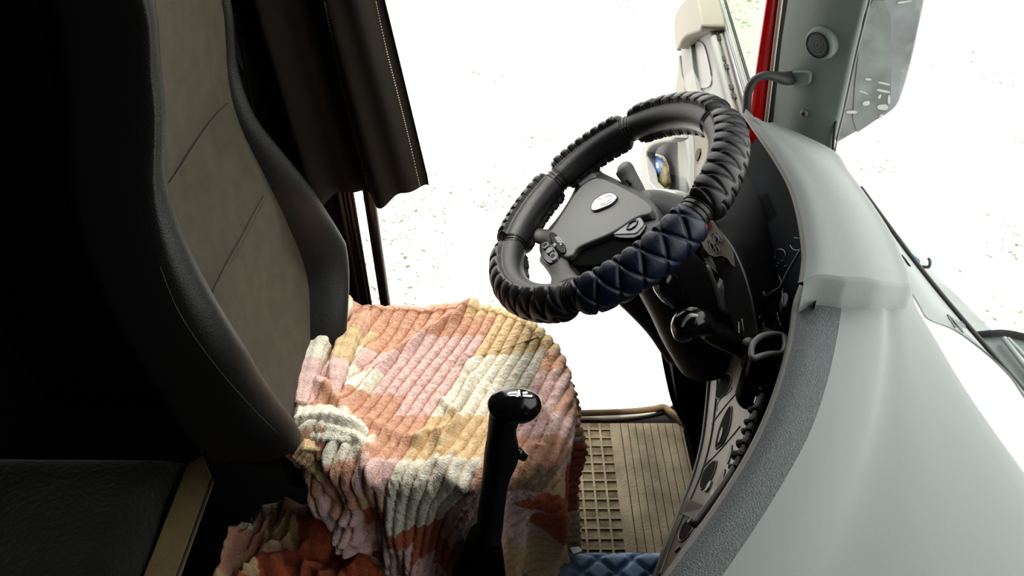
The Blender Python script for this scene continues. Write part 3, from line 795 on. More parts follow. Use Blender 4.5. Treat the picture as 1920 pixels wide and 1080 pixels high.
mainT = [((1500, 530), (1590, 518), (1665, 522), (1712, 540)),
         ((1486, 570), (1581, 552), (1656, 560), (1716, 572)),
         ((1478, 625), (1571, 625), (1650, 660), (1757, 640)),
         ((1460, 700), (1550, 720), (1632, 760), (1806, 722)),
         ((1434, 775), (1518, 812), (1606, 845), (1862, 806)),
         ((1398, 850), (1474, 895), (1570, 935), (1918, 886)),
         ((1352, 925), (1422, 980), (1528, 1030), (1985, 985)),
         ((1300, 1000), (1368, 1060), (1486, 1120), (2060, 1095)),
         ((1248, 1070), (1318, 1135), (1440, 1205), (2140, 1230)),
         ((1190, 1150), (1262, 1225), (1390, 1310), (2230, 1400))]
mz = (.900, .922, .912, .868)
Q = st(mainT, mz)
MA = Q[0]; Mdn = [W(m[0][0]+16, m[0][1]+6, z=.84) for m in mainT]; Mdn2 = [W(m[0][0]+34, m[0][1]+12, z=.76) for m in mainT]
Mup = [W(m[0][0]+10, m[0][1]+3, z=.912) for m in mainT]
v, f = loft([Mup, mid(MA, Q[1], .45, .012), Q[1]], 80, 14); link('front_pad', v, f, M['dash_pad'], dash); MPB = bvh_of(v, f)
v, f = loft([Q[1], mid(Q[1], Q[2], .5, .002), Q[2], mid(Q[2], Q[3], .15, -.003), mid(Q[2], Q[3], .5, .004), Q[3], [p+V((.004, 0, -.05)) for p in Q[3]]], 80, 28); link('top_panel', v, f, M['dash_top'], dash); MTB = bvh_of(v, f)
v, f = loft([Mdn2, Mdn, MA, Mup], 80, 12); link('pad_lip', v, f, M['lip'], dash)
# filler under hood gap
# ledge against the windscreen
Epx = ((1566, 300), (1610, 352), (1652, 410), (1700, 476), (1750, 540), (1800, 600), (1870, 682), (1925, 748), (2010, 862), (2110, 1000))
Epts = [W(a, b, z=.846) for a, b in Epx]
Gpx = ((1560, 315), (1592, 352), (1630, 405), (1668, 470), (1700, 530), (1726, 575), (1742, 598), (1790, 618), (1835, 650), (1884, 692), (1922, 745), (1990, 850), (2080, 1000))
Gpts = [W(a, b, z=.850) for a, b in Gpx]
v, f = loft([spline(Gpts, 40), mid(spline(Gpts, 40), spline(Epts, 40), .5, .003), spline(Epts, 40)], 60, 8); link('windscreen_ledge', v, f, M['strip'], dash); LB = bvh_of(v, f)
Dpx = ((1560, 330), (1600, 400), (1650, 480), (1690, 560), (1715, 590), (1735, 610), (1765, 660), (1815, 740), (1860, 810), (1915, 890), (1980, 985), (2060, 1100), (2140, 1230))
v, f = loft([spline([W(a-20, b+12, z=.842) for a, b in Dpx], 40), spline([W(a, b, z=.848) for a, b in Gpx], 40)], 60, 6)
ws = link('painted_sun_ledge', v, f, M['painted_sun'], dash)  # sun patch on the ledge, painted by its near-white colour
patch('ledge_vent', [(1773, 588), (1782, 596), (1800, 618), (1822, 645), (1814, 642), (1795, 624)], LB, .0015, M['cowl'], dash, rnd=1)
patch('ledge_vent', [(1690, 478), (1697, 486), (1707, 500), (1702, 497)], LB, .0015, M['fascia_dark'], dash, rnd=0)
# body of the dash beneath
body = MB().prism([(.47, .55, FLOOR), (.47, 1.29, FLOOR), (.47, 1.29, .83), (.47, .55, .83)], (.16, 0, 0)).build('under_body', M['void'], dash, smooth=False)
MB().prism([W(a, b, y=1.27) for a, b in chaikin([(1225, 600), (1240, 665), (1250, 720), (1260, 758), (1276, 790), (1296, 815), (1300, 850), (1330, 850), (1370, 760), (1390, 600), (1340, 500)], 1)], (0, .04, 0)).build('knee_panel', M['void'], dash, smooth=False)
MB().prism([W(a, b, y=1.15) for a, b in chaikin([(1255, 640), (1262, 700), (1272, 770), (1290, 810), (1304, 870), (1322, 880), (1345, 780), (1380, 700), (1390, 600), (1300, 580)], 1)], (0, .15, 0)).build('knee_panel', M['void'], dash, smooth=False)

# instrument recess
L1px = ((1318, 398), (1345, 430), (1372, 465), (1392, 508), (1406, 555), (1414, 598), (1420, 640), (1424, 668))
Rfl = [W(a, b, x=.392) for a, b in L1px]
Rb = [W(a, b, x=.47) for a, b in ((1372, 300), (1408, 340), (1432, 400), (1446, 455), (1455, 500), (1464, 540), (1478, 570), (1482, 600))]
Rt = [W(a, b, z=.93) for a, b in ((1400, 252), (1440, 300), (1470, 350), (1488, 400), (1500, 460), (1500, 510), (1494, 545), (1484, 580))]
v, f = loft([Rfl, mid(Rfl, Rb, .5, -.01), Rb], 40, 16); link('cluster_floor', v, f, M['fascia_dark'], dash); RBv = bvh_of(v, f)
v2, f2 = loft([Rb, [p+V((.03, 0, 0)) for p in Rt]], 40, 12); cf_ = link('cluster_face', v2, f2, M['gauge'], dash); CB = bvh_of(v2, f2)
MB().tube(spline(Rfl, 50), .0036, 8).build('fascia_edge', M['btn'], dash)
# left closing edge of the recess
MB().tube(spline([W(1405, 283, z=.93), W(1380, 330, x=.42), W(1352, 392, x=.40), W(1338, 415, x=.392)], 16), .0035, 8).build('fascia_edge', M['btn'], dash)
# divider at right of the gauges
MB().tube(spline([W(1500, 470, x=.435), W(1480, 505, x=.42), W(1462, 540, x=.41)], 12), .002, 6).build('gauge_rim', M['lip'], dash)
def arc(cx, cy, r, a0, a1, m=M['markings'], rad=.0006, ry=None):
    pts = [(cx+r*math.cos(math.radians(a)), cy-(ry or r*1.1)*math.sin(math.radians(a))) for a in np.linspace(a0, a1, 10)]
    pline('gauge_mark', pts, CB, rad, m, dash, n=16, off=.001, seg=5)
arc(1464, 478, 10, 120, -20); arc(1495, 455, 13, 200, 300)
pline('gauge_mark', ((1461, 517), (1466, 528)), CB, .0007, M['markings'], dash, n=3, off=.001)
pline('gauge_mark', ((1490, 446), (1500, 447)), CB, .0006, M['markings'], dash, n=3, off=.001)
pline('gauge_needle', ((1455, 478), (1460, 467)), CB, .001, M['needle'], dash, n=3, off=.001)
for a, b in ((1456, 499), (1459, 494), (1466, 489), (1472, 499), (1452, 483)): pline('gauge_mark', ((a, b), (a+3, b-1)), CB, .0006, M['markings'], dash, n=2, off=.001)

# switch panel between wheel and recess
S1 = [W(a, b, x=.387) for a, b in L1px]
S0 = [W(a, b, x=.372) for a, b in ((1285, 425), (1300, 455), (1320, 490), (1345, 530), (1365, 575), (1378, 620), (1385, 660), (1390, 690))]
v, f = loft([S0, S1], 40, 8); link('switch_panel', v, f, M['fascia_dark'], dash); SWB = bvh_of(v, f)
SPt = W(1345, 445, x=.372); SPn = V((-.72, -.12, .68)).normalized()
def ppatch(name, poly, h, m, parent=dash, rnd=1):
    P = [Wpl(a, b, SPt, SPn) for a, b in (chaikin(poly, rnd) if rnd else poly)]
    return MB().prism([p-SPn*.002 for p in P], SPn*(h+.002)).build(name, m, parent, smooth=False)
plate = ppatch('switch_plate', [(1308, 430), (1334, 408), (1352, 436), (1374, 466), (1388, 500), (1376, 502), (1362, 480), (1335, 484), (1318, 462)], .003, M['fascia'])
ppatch('warning_button', [(1321, 424), (1329, 412), (1335, 419), (1330, 434), (1323, 434)], .010, M['red_btn'], plate)
for q in (((1336, 443), (1343, 439), (1349, 452), (1342, 457)), ((1345, 438), (1350, 441), (1356, 454), (1351, 453)), ((1329, 456), (1335, 453), (1341, 465), (1335, 469)), ((1341, 463), (1346, 461), (1350, 472), (1344, 474))):
    ppatch('rocker_switch', list(q), .007, M['black_gloss'], plate)
    MB().tube([Wpl(a, b, SPt+SPn*.007, SPn) for a, b in chaikin(list(q), 1)], .0008, 6, closed=True).build('switch_outline', M['btn'], plate)
for y in (606, 612, 618, 624):
    pline('switch_mark', ((1386, y-2), (1388, y+10)), SWB, .0008, M['markings'], dash, n=3, off=.001)
pline('switch_mark', ((1392, 598), (1396, 622)), SWB, .0007, M['markings'], dash, n=3, off=.001)
# controls at the near end of the recess
for k, (x0, y0_, x1, y1_) in enumerate(((1422, 600, 1450, 568), (1430, 612, 1456, 582), (1438, 624, 1458, 600))):
    pline('control_rib', ((x0, y0_), (x1, y1_)), RBv, .0035, M['black_gloss'], dash, n=4)
patch('control_panel', [(1454, 560), (1470, 546), (1480, 556), (1478, 600), (1470, 640), (1440, 645), (1446, 610)], RBv, .012, M['fascia_dark'], dash, bevel=.002)
patch('light_knob', [(1457, 576), (1464, 568), (1470, 574), (1470, 594), (1463, 600), (1457, 590)], RBv, .03, M['btn'], dash, bevel=.002)
pline('control_edge', ((1474, 532), (1466, 545), (1468, 560), (1470, 580), (1471, 612)), RBv, .0025, M['btn'], dash, off=.014)
for y in (574, 596, 604, 612): pline('control_mark', ((1451, y), (1452, y+6)), RBv, .0009, M['markings'], dash, n=3, off=.014)

# cup holder frame
cup = thing('cup_holder', 'small black cup holder with grey rounded frame under the dashboard lip', 'cup holder', W(1440, 660, z=.84))
rim_px = [(1408, 652), (1416, 638), (1432, 628), (1455, 626), (1471, 630), (1473, 648), (1468, 664), (1445, 663), (1425, 668), (1410, 674)]
rim = [W(a, b, z=.86) for a, b in chaikin(rim_px, 3)]
MB().tube(rim, .0045, 8, closed=True).build('frame', M['btn'], cup)
mbc = MB(); n_ = len(rim); low = [p+V((.01, .02, -.09)) for p in rim]
mbc.add(rim+low, [(i, (i+1) % n_, (i+1) % n_+n_, i+n_) for i in range(n_)]+[tuple(range(n_, 2*n_))]); mbc.build('cup_well', M['void'], cup)
MB().prism([W(a, b, z=.80) for a, b in chaikin([(1400, 672), (1440, 672), (1462, 668), (1455, 700), (1440, 720), (1415, 728), (1395, 715), (1390, 690)], 2)], (0, 0, -.05)).build('bracket', M['void'], cup)

# curved console face towards the driver
Ppx = ((1336, 560), (1334, 620), (1332, 690), (1326, 760), (1317, 830), (1300, 895), (1276, 955), (1250, 1020), (1226, 1090), (1200, 1170))
Qpx = ((1450, 620), (1445, 660), (1438, 715), (1424, 770), (1402, 830), (1372, 885), (1335, 948), (1290, 1015), (1250, 1075), (1215, 1140))
PP = [W(a, b, z=.50) for a, b in Ppx]; QQ = [W(a, b, z=.79) for a, b in Qpx]
PL = [p+V((.12, 0, -.54)) for p in PP]
v, f = loft([PP, mid(PP, QQ, .5, .0), QQ], 70, 20); con = link('console_face', v, f, M['fascia'], dash); FB = bvh_of(v, f)
v, f = grid([spline(PP, 70), spline(PL, 70)]); link('console_side', v, f, M['black'], dash)
MB().tube(spline([W(a, b, z=.502) for a, b in Ppx[2:]], 60), .0042, 8).build('console_edge', M['lip'], dash)
pline('console_groove', ((1348, 690), (1342, 760), (1332, 830), (1315, 890), (1290, 950), (1262, 1015), (1238, 1080)), FB, .0028, M['black'], dash, n=50)
def hole(poly, rim_=True, m=M['void']):
    patch('opening', poly, FB, .0016, m, dash, rnd=2, sink=.001)
    if rim_: ring(poly, FB, .0012, 'opening_rim', M['lip'], dash, off=.001)
hole([(1344, 735), (1352, 708), (1366, 699), (1374, 706), (1368, 730), (1352, 748), (1344, 748)])
hole([(1350, 838), (1340, 845), (1350, 800), (1368, 762), (1374, 762), (1370, 800), (1358, 832)])
hole([(1312, 910), (1322, 880), (1342, 862), (1346, 868), (1336, 900), (1316, 922)])
hole([(1272, 1012), (1280, 985), (1302, 965), (1310, 966), (1302, 992), (1282, 1018)])
hole([(1362, 868), (1370, 840), (1374, 832), (1373, 850), (1366, 872)], False, M['black'])
hole([(1346, 905), (1358, 880), (1362, 880), (1356, 905), (1344, 922)], False, M['black'])
hole([(1310, 985), (1322, 958), (1334, 942), (1330, 960), (1318, 985)], False, M['black'])
pline('console_groove', ((1345, 770), (1347, 755), (1368, 728), (1372, 730), (1360, 742)), FB, .0012, M['black'], dash)
pline('console_groove', ((1335, 795), (1360, 762), (1388, 730)), FB, .0016, M['black'], dash)
pline('console_groove', ((1316, 880), (1350, 845), (1388, 800)), FB, .0016, M['black'], dash)
pline('console_groove', ((1318, 872), (1345, 850), (1384, 806)), FB, .0010, M['lip'], dash)
patch('vent_fin', [(1348, 835), (1352, 815), (1357, 800), (1359, 806), (1354, 825)], FB, .003, M['hub_dark'], dash, rnd=1)
for q in (((1322, 925), (1332, 905), (1338, 902), (1330, 920)), ((1334, 930), (1341, 918), (1344, 920), (1338, 932)), ((1290, 980), (1298, 972), (1300, 976), (1293, 984)), ((1270, 1030), (1280, 1022), (1276, 1030), (1266, 1038))):
    patch('slot_edge', list(q), FB, .003, M['btn'], dash, rnd=1)
# row of clips tucked under the pad
for k, (a, b, s) in enumerate(((1424, 738, 13), (1412, 772, 9), (1405, 795, 9), (1400, 812, 9), (1392, 836, 11), (1384, 858, 12), (1376, 880, 9))):
    c = W(a, b, z=.815); r_ = s/1400*.95
    mbx = MB(); 
    mbx.tube([c+V((-r_*.6, r_*.4, 0)), c+V((r_*.8, -r_*.4, .012))], [r_*.8, r_*.55], 8); mbx.tube([c+V((0, 0, -.02)), c+V((0, .0, .012))], r_*.45, 6)
    mbx.build('clip', M['clip'] if k else M['black_gloss'], dash, angle=30)
MB().tube(spline([W(a, b, z=.82) for a, b in ((1436, 725), (1420, 765), (1408, 800), (1394, 842), (1374, 882), (1345, 925), (1300, 985))], 40), .0045, 8).build('cable', M['clip'], dash)

# ------------------------------------------------------------ A pillar and outside frame
Lp = [W(1437, 300, y=1.31), W(1450, 240, y=1.31), W(1458, 170, y=1.305), W(1468, 80, y=1.30), W(1480, 0, y=1.295)]
Rp = [W(1556, 330, y=1.16), W(1563, 270, y=1.20), W(1578, 205, y=1.19), W(1602, 95, y=1.175), W(1625, 0, y=1.16)]
def ext(p):
    d = (p[-1]-p[-2]); k = (2.08-p[-1].z)/d.z; return p+[p[-1]+d*k*.5, p[-1]+d*k]
Lp, Rp = ext(Lp), ext(Rp)
Mp = mid(Lp, Rp, .5, 0); Mp = [p+V((-.012, -.012, 0)) for p in Mp]
M2 = [p+V((-.004, -.010, 0)) for p in mid(Lp, Rp, .85)]
Rr = [p+(p-CAM)*.03 for p in Rp]; Ll = [p+(p-CAM)*.01+V((.004, 0, 0)) for p in Lp]
v, f = loft([Ll, Lp, Mp, M2, Rp, Rr], 40, 24); pil = link('trim_4', v, f, M['pillar']); struct(pil, 'grey green inner trim of the front windscreen pillar', 'pillar trim')
PBv = bvh_of(v, f)
MB().tube(spline([p+V((.004, -.002, 0)) for p in Rp], 30), .0018, 6).build('pillar_edge', M['pillar'], pil)
sc = tag(MB().tube([hit(PBv, 1509, 211)[0], hit(PBv, 1509, 211, .004)[0]], .0075, 16).build('screw_cap', M['lip'], pil))
MB().tube([hit(PBv, 1509, 211)[0], hit(PBv, 1509, 211, .006)[0]], .0035, 12).build('screw_head', M['black'], pil)
spk = thing('pillar_speaker', 'round grey tweeter speaker set in the windscreen pillar trim', 'speaker', hit(PBv, 1541, 80)[0])
c, n = hit(PBv, 1541, 80)
MB().tube([c-n*.004, c+n*.006, c+n*.010], [.0295, .0275, .024], 40).build('bezel', M['pillar'], spk)
MB().tube([c+n*.0098, c+n*.0108], [.0215, .0205], 40).build('grille', M['pillar_dark'], spk)
t1 = n.cross(V((0, 0, 1))).normalized(); t2 = n.cross(t1)
MB().tube([c+n*.0108+(t1*math.cos(w)+t2*math.sin(w))*.0222 for w in np.linspace(0, 2*math.pi, 40, endpoint=False)], .0008, 6, closed=True).build('groove', M['black'], spk)
for r in (.005, .010, .015):
    MB().tube([c+n*.0106+(t1*math.cos(w)+t2*math.sin(w))*r for w in np.linspace(0, 2*math.pi, 30, endpoint=False)], .0007, 5, closed=True).build('grille_ring', M['pillar'], spk)
# grip handle
gh = thing('grip_handle', 'curved dark grey grip handle bolted to the windscreen pillar', 'handle', hit(PBv, 1500, 145)[0])
patch('mount', [(1481, 132), (1516, 131), (1524, 136), (1521, 155), (1512, 160), (1482, 160)], PBv, .006, M['pillar'], gh, rnd=2, bevel=.004)
P = spline([W(1486, 146, y=1.265), W(1470, 147, y=1.255), W(1452, 143, y=1.25), W(1432, 142, y=1.25), W(1413, 152, y=1.25), W(1403, 172, y=1.25), W(1400, 200, y=1.25), W(1398, 240, y=1.25)], 50)
MB().tube(P, sp1([.0125, .0115, .0085, .0075, .0075, .0080, .0080, .0080], 50), 16).build('bar', M['hub_dark'], gh)
# rubber and painted frame beyond the pillar
def strip(name, l, r, y, m, label, cat, th=.02):
    a = [W(p[0], p[1], y=y) for p in l]; b = [W(p[0], p[1], y=y) for p in r]
    a, b = ext(a), ext(b); v, f = loft([a, b], 12, 3); return struct(link(name, v, f, m, solid=th), label, cat)
strip('trim_5', ((1426, 290), (1436, 230), (1449, 110), (1463, 0)), ((1462, 290), (1468, 230), (1478, 110), (1490, 0)), 1.335, M['seal'], 'black rubber seal between pillar trim and red frame', 'seal')
o = MB().tube(ext([W(1431, 262, y=1.33), W(1438, 215, y=1.33), W(1450, 110, y=1.33), W(1464, 0, y=1.33)]), .0042, 8).build('trim_6', M['seal_beige']); struct(o, 'thin beige edge of the door seal beside the red frame', 'seal')
strip('trim_7', ((1396, 260), (1404, 200), (1418, 100), (1433, 0)), ((1450, 260), (1454, 200), (1464, 100), (1477, 0)), 1.36, M['red'], 'bright red painted front pillar of the cab', 'pillar')
# windscreen
Eg = [p+V((.004, 0, 0)) for p in Epts]; Eg = [Eg[0]+V((-.03, .10, 0))]+Eg+[Eg[-1]+V((.01, -.6, 0)), Eg[-1]+V((.01, -1.5, 0))]
Et = [V((p.x-.20, p.y*1.0, 2.03)) for p in Eg]
v, f = loft([[p+V((0, 0, -.01)) for p in Eg], Et], 40, 4); w1 = struct(link('window_1', v, f, M['glass'], recalc=False), 'large raked windscreen above the dashboard', 'windscreen')
MB().tube(spline(Eg[2:-1], 60), .0040, 8).build('seal', M['seal'], w1)
MB().tube(spline([W(1561, 296, y=1.185), W(1563, 262, y=1.19), W(1567, 228, y=1.195), W(1574, 205, y=1.195)], 10), .0025, 6).build('seal', M['seal'], w1)

# ------------------------------------------------------------ outside the windscreen
cw = thing('cowl', 'grey green cowl strip outside the foot of the windscreen', 'cowl', W(1790, 580, z=.80))
Opx = ((1650, 402), (1690, 446), (1722, 478), (1760, 520), (1800, 558), (1838, 598), (1868, 626), (1905, 655), (1960, 700), (2060, 800))
Epx2 = ((1656, 412), (1690, 460), (1722, 500), (1755, 543), (1795, 592), (1835, 640), (1870, 680), (1925, 748), (2010, 862), (2110, 1000))
v, f = loft([[W(a, b, z=.79) for a, b in Opx], [W(a, b, z=.825) for a, b in Epx2]], 40, 6); link('strip', v, f, M['cowl'], cw, solid=.006)
wi = thing('wiper', 'dark windscreen wiper with pale ribbed blade lying at the right edge', 'wiper', W(1900, 660, z=.82))
v, f = loft([[W(a, b, z=.815) for a, b in ((1832, 628), (1870, 622), (1905, 626), (1960, 640), (2040, 660))], [W(a, b, z=.815) for a, b in ((1870, 680), (1895, 715), (1930, 752), (1990, 820), (2070, 900))]], 20, 6)
link('arm_cover', v, f, M['cowl'], wi, solid=.004)
MB().tube([W(1882, 634, z=.825), W(1925, 690, z=.825), W(1990, 780, z=.825)], .004, 8).build('blade', M['strip'], wi)
MB().tube([W(1890, 634, z=.828), W(1935, 682, z=.828), W(1990, 750, z=.828)], .0025, 8).build('blade', M['strip'], wi)
MB().tube(spline([W(1830, 628, z=.82), W(1880, 624, z=.82), W(1925, 632, z=.82), W(2000, 650, z=.82)], 10), .005, 8).build('arm', M['fascia_dark'], wi)
wn = thing('washer_nozzle', 'small green washer nozzle with hose at the upper end of the cowl', 'nozzle', W(1738, 492, z=.81))
MB().tube(spline([W(1730, 500, z=.81), W(1742, 500, z=.82), W(1744, 490, z=.83), W(1741, 484, z=.835)], 10), .0028, 8).build('hose', M['cowl'], wn)
MB().tube([W(1702, 470, z=.812), W(1716, 492, z=.812)], [.003, .008], 8).build('bracket', M['pack_blue'], wn)
sm = thing('side_mirror', 'large grey exterior mirror housing seen through the windscreen beside the pillar', 'mirror', W(1650, 150, y=1.5))
mp_ = [(1560, 275), (1600, 252), (1642, 228), (1670, 212), (1686, 196), (1697, 165), (1712, 110), (1735, 0), (1750, -70), (1620, -70), (1600, 0), (1560, 180)]
Pm = [W(a, b, y=1.55) for a, b in chaikin(mp_, 1)]
msh = MB().prism(Pm, (0, .10, 0)); msh.build('housing', M['housing'], sm, bevel=.006, angle=30); MBv = bvh_of(msh.v, msh.f)
v, f = None, None
patch('glass_face', [(1596, 255), (1640, 226), (1668, 205), (1672, 120), (1668, 0), (1625, 0), (1605, 120)], MBv, .002, M['cowl'], sm, rnd=1)
for q in (((1622, 145), (1634, 147), (1632, 150), (1621, 149)), ((1645, 151), (1668, 156), (1668, 160), (1646, 155)), ((1642, 165), (1668, 170), (1668, 174), (1644, 170)), ((1646, 178), (1652, 174), (1650, 184), (1645, 184)), ((1616, 190), (1630, 187), (1630, 196), (1618, 198)), ((1643, 196), (1664, 194), (1664, 206), (1645, 204)), ((1585, 207), (1606, 206), (1606, 212), (1586, 212)), ((1664, 176), (1669, 178), (1668, 196), (1663, 192)), ((1648, 214), (1655, 212), (1654, 220), (1648, 220)), ((1680, 3), (1705, 0), (1712, 1), (1684, 7)), ((1606, 168), (1618, 170), (1630, 177), (1616, 173))):
    patch('painted_reflection', list(q), MBv, .003, M['strip'], sm, rnd=1)  # pale shapes painted in as windscreen reflections over the housing

# ------------------------------------------------------------ open door
dh = V((.478, 1.40, 0)); dd = V((.105, .99, 0)).normalized(); dn = V((-dd.y, dd.x, 0))
def DP(u, z, w=0): return V((dh.x, dh.y, 0))+dd*u+dn*w+V((0, 0, z))
def Wd(px, py, w=0): return Wpl(px, py, DP(0, 0, w), dn)
door = thing('door_1', 'open driver door with pale grey inner trim swung out beyond the wheel', 'door', DP(.5, .3), kind='structure')
BELT = .845; DL = 1.17
sk = MB().prism([DP(.0, -.12, -.02), DP(DL, .05, -.02), DP(DL+.02, BELT-.08, -.02), DP(0, BELT-.03, -.02)], dn*-.014); sk.build('outer_skin', M['red'], door, smooth=False)
inn = MB().prism([DP(.02, -.10, 0), DP(DL-.03, .10, 0), DP(DL-.01, .5, 0), DP(DL-.03, BELT-.04, 0), DP(DL-.08, BELT-.004, 0), DP(.02, BELT-.004, 0)], dn*-.02); inn.build('inner_panel', M['door'], door, smooth=False); DB = bvh_of(inn.v, inn.f)
for k, (w, z, r, m) in enumerate(((.012, BELT-.010, .010, 'door'), (-.004, BELT-.002, .006, 'lip'), (-.014, BELT+.004, .005, 'silver'), (-.024, BELT+.008, .006, 'door'), (-.034, BELT+.010, .004, 'seal'))):
    MB().tube([DP(0, z, w), DP(DL, z, w)], r, 8).build('belt_strip', M[m], door)
MB().prism([DP(.02, BELT+.005, -.036), DP(DL-.02, BELT+.005, -.036), DP(DL-.12, 1.7, -.036), DP(.02+.16*0, 1.75, -.036)], dn*-.004).build('pane', M['door_glass'], door, smooth=False)
MB().tube([DP(DL, BELT, -.035), DP(DL-.10, 1.72, -.035), DP(.02, 1.77, -.035)], .018, 8).build('window_frame', M['seal'], door)
def dpatch(name, poly, w0, w1, m, rnd=2, bevel=0, parent=door):
    if rnd: poly = chaikin(poly, rnd)
    return MB().prism([Wd(a, b, w0) for a, b in poly], dn*(w1-w0)).build(name, m, parent, smooth=True, bevel=bevel, angle=30)
# armrest block at the trailing end
dpatch('armrest', [(1268, 100), (1263, 60), (1264, 30), (1275, 8), (1300, -15), (1308, 0), (1318, 55), (1300, 62), (1280, 68)], .05, -.01, M['door_beige'], bevel=.012)
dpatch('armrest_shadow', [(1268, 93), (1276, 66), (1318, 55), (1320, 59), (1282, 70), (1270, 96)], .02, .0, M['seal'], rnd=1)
dpatch('pull_handle', [(1275, 66), (1289, 66), (1295, 80), (1298, 120), (1304, 163), (1310, 178), (1300, 184), (1286, 180), (1278, 120)], .016, -.005, M['door'], bevel=.006)
dpatch('pull_recess', [(1292, 78), (1316, 76), (1325, 100), (1335, 152), (1328, 165), (1302, 166), (1298, 140), (1293, 100)], .004, .0, M['btn'], bevel=0)
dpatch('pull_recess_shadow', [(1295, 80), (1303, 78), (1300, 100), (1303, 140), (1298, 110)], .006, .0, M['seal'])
dpatch('lower_trim', [(1271, 95), (1277, 130), (1284, 182), (1268, 200), (1266, 175), (1272, 130)], .02, .0, M['door_beige'], bevel=.004)
for (a, b) in ((1322, 8), (1328, 20), (1338, 52), (1343, 66), (1352, 105), (1357, 120), (1366, 158), (1371, 175)):
    dpatch('clip_slot', [(a-1, b), (a+2, b), (a+4, b+8), (a+1, b+8)], .008, .0, M['seal'], rnd=0)
# column of trim near the hinge, seen through the wheel
dpatch('hinge_trim', [(1284, 230), (1340, 230), (1345, 300), (1310, 380), (1282, 420), (1290, 330)], .03, .0, M['door_beige'], rnd=0, bevel=.01)
dpatch('trim_rib', [(1269, 235), (1284, 235), (1288, 300), (1285, 400), (1272, 400), (1268, 300)], .05, .0, M['door'], rnd=0, bevel=.008)
dpatch('slot', [(1306, 280), (1312, 277), (1312, 290), (1305, 305), (1303, 295)], .034, .02, M['seal'])
# storage pocket
pk = .12
dpatch('pocket_wall', [(1203, 390), (1200, 300), (1204, 272), (1218, 254), (1266, 246), (1266, 264), (1228, 268), (1212, 280), (1210, 300), (1218, 352), (1260, 356), (1275, 372), (1270, 392)], pk, pk-.03, M['door'], rnd=1, bevel=.004)
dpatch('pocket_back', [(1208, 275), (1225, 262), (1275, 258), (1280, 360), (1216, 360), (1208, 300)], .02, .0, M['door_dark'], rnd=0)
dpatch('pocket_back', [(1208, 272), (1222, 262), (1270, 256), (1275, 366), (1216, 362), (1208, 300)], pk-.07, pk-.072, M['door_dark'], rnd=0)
def bag(name, poly, w, th, m, label, cat, fold=()):
    t = thing(name, label, cat, Wd(*poly[0], w))
    P = [Wd(a, b, w) for a, b in chaikin(poly, 1)]; c = sum(P, V((0, 0, 0)))/len(P)
    rows = []; n = len(P)
    for k in range(7):
        s = k/6; rows.append([c+(p-c)*(1-s**2.5)+dn*(th*(1-(1-s)**2)+.006*noise.noise(p*60+V((k, 0, 0)))) for p in P+[P[0]]])
    v, f = grid(rows); link('wrapper', v, f, m, t); return t, bvh_of(v, f)
t2, b2 = bag('khaki_packet', [(1215, 330), (1220, 290), (1232, 287), (1248, 295), (1256, 318), (1257, 352), (1245, 356), (1218, 355)], pk-.055, .02, M['pack_khaki'], 'crumpled khaki wrapper packet in the open door pocket', 'packet')
t1_, b1 = bag('blue_packet', [(1210, 292), (1226, 289), (1243, 293), (1243, 326), (1236, 336), (1218, 352), (1214, 330)], pk-.045, .02, M['pack_blue'], 'blue foil packet with white marks in the door pocket', 'packet')
for q in (((1231, 306), (1242, 305), (1242, 315), (1232, 315)), ((1212, 299), (1220, 300), (1220, 308), (1213, 306)), ((1231, 325), (1240, 323), (1239, 330), (1232, 331))):
    patch('white_mark', list(q), b1, .002, M['white'], t1_, rnd=0)

# ------------------------------------------------------------ curtain
CY = 1.29
cu = thing('curtain', 'dark brown curtain with lines of cream stitching hanging in the doorway', 'curtain', (-.4, CY, 2.0))
botp = [W(a, b, y=CY) for a, b in ((560, 385), (800, 354))]
def curt(s, z):                     # s 0..1 from rear to front edge
    zb = .70+.02*s
    xr = -.176-.14*max(0, min(1.0, (z-.74)/1.1))**1.0*1.0 if z > .74 else -.176
    xl = -.62
    x = xl+(xr-xl)*s
    k = 1-.35*min(1, max(0, (z-.7)/1.3))
    y = CY+k*(.035*math.sin(s*2*math.pi*3.2+.6)+.014*math.sin(s*2*math.pi*7+z*2))
    return V((x, y, z))
rows = []
for i in range(181):
    s = i/180; r = []
    for j in range(61):
        t = j/60
        zb = .715+.012*math.sin(s*2*math.pi*3.2+2.6)+.02*s-.02*(s < .45)
        r.append(curt(s, zb+(2.0-zb)*t))
    rows.append(r)
v, f = grid(rows); link('cloth', v, f, M['curtain'], cu, solid=.002); CUB = bvh_of(v, f)
def stitches(px, m):
    P = spline([V((a, b, 0)) for a, b in px], 75); mbs = MB()
    for k in range(0, 75):
        a, _ = hit(CUB, P[k].x, P[k].y, .0012); q = P[k]*.55+P[k+1]*.45; b, _ = hit(CUB, q.x, q.y, .0012)
        mbs.tube([a, b], .0017, 4)
    mbs.build('stitching', m, cu)
stitches(((610, 2), (628, 90), (645, 170), (668, 260), (692, 352)), M['stitch'])
stitches(((703, 2), (722, 90), (745, 180), (765, 260), (786, 350)), M['stitch'])
stitches(((455, 70), (470, 170), (484, 262)), M['piping'])
# belt anchor on the wall above the seat
an = thing('belt_anchor', 'dark belt guide with round hole on the wall beside the seat top', 'belt guide', W(430, 60, y=1.30))
MB().tube([W(428, 20, y=1.31), W(430, 60, y=1.31), W(440, 140, y=1.31), W(455, 230, y=1.31)], .022, 12, flat=(V((0, 1, 0)), .4)).build('guide', M['hub_dark'], an)
MB().tube([W(429, 57, y=1.285), W(429, 57, y=1.30)], .010, 16).build('hole', M['void'], an)

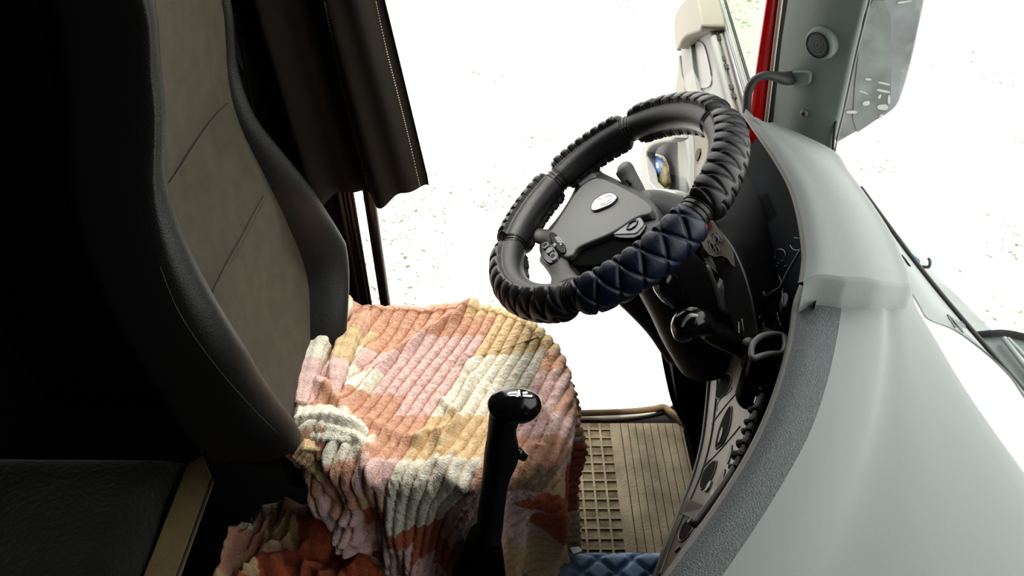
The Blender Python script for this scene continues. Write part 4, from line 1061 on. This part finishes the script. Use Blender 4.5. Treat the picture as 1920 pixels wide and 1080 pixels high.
# ------------------------------------------------------------ light, sky, camera
wd = bpy.data.worlds.new('sky'); scn.world = wd; wd.use_nodes = True
bg = wd.node_tree.nodes['Background']; bg.inputs[0].default_value = (1.0, .985, .96, 1); bg.inputs[1].default_value = 1.7
sun = bpy.data.lights.new('sun', 'SUN'); sun.energy = 3.2; sun.angle = .01; sun.color = (1, .96, .88)
so_ = bpy.data.objects.new('sun', sun); COL.objects.link(so_)
sd = V((-.30, .04, .95)).normalized(); so_.rotation_euler = sd.to_track_quat('Z', 'Y').to_euler(); so_.location = (0, 0, 8)
def portal(name, loc, nrm, sx, sy):
    l = bpy.data.lights.new(name, 'AREA'); l.shape = 'RECTANGLE'; l.size = sx; l.size_y = sy; l.cycles.is_portal = True
    o = bpy.data.objects.new(name, l); COL.objects.link(o); o.location = loc; o.rotation_euler = (-V(nrm)).to_track_quat('Z', 'Y').to_euler(); return o
ls = bpy.data.lights.new('blanket_fill', 'SPOT'); ls.energy = 22; ls.spot_size = math.radians(54); ls.spot_blend = .7; ls.shadow_soft_size = .14; ls.color = (1, .95, .88)  # added fill spot to brighten the blanket, no fitted lamp
lo = bpy.data.objects.new('blanket_fill', ls); COL.objects.link(lo); lo.location = (-.12, 1.38, 1.62)
lo.rotation_euler = (V((-.12, 1.38, 1.62))-V((-.07, .96, .5))).to_track_quat('Z', 'Y').to_euler()
portal('door_portal', (.08, 1.40, .95), (0, -1, 0), 1.0, 2.2)
portal('windscreen_portal', (.70, .1, 1.4), (-1, 0, 0), 2.4, 1.3)

cam = bpy.data.cameras.new('camera'); co = bpy.data.objects.new('camera', cam); COL.objects.link(co)
cam.sensor_width = 36; cam.lens = FPX/1920*36; co.location = CAM; co.rotation_euler = (math.pi/2-PITCH, 0, 0); cam.clip_start = .02
scn.camera = co
scn.view_settings.view_transform = 'Standard'
scn.view_settings.exposure = 0.75
scn.view_settings.look = 'Medium High Contrast'
scn.cycles.max_bounces = 6; scn.cycles.diffuse_bounces = 4; scn.cycles.transparent_max_bounces = 8
scn.cycles.sample_clamp_indirect = 6
try:
    scn.cycles.use_denoising = True
except Exception: pass
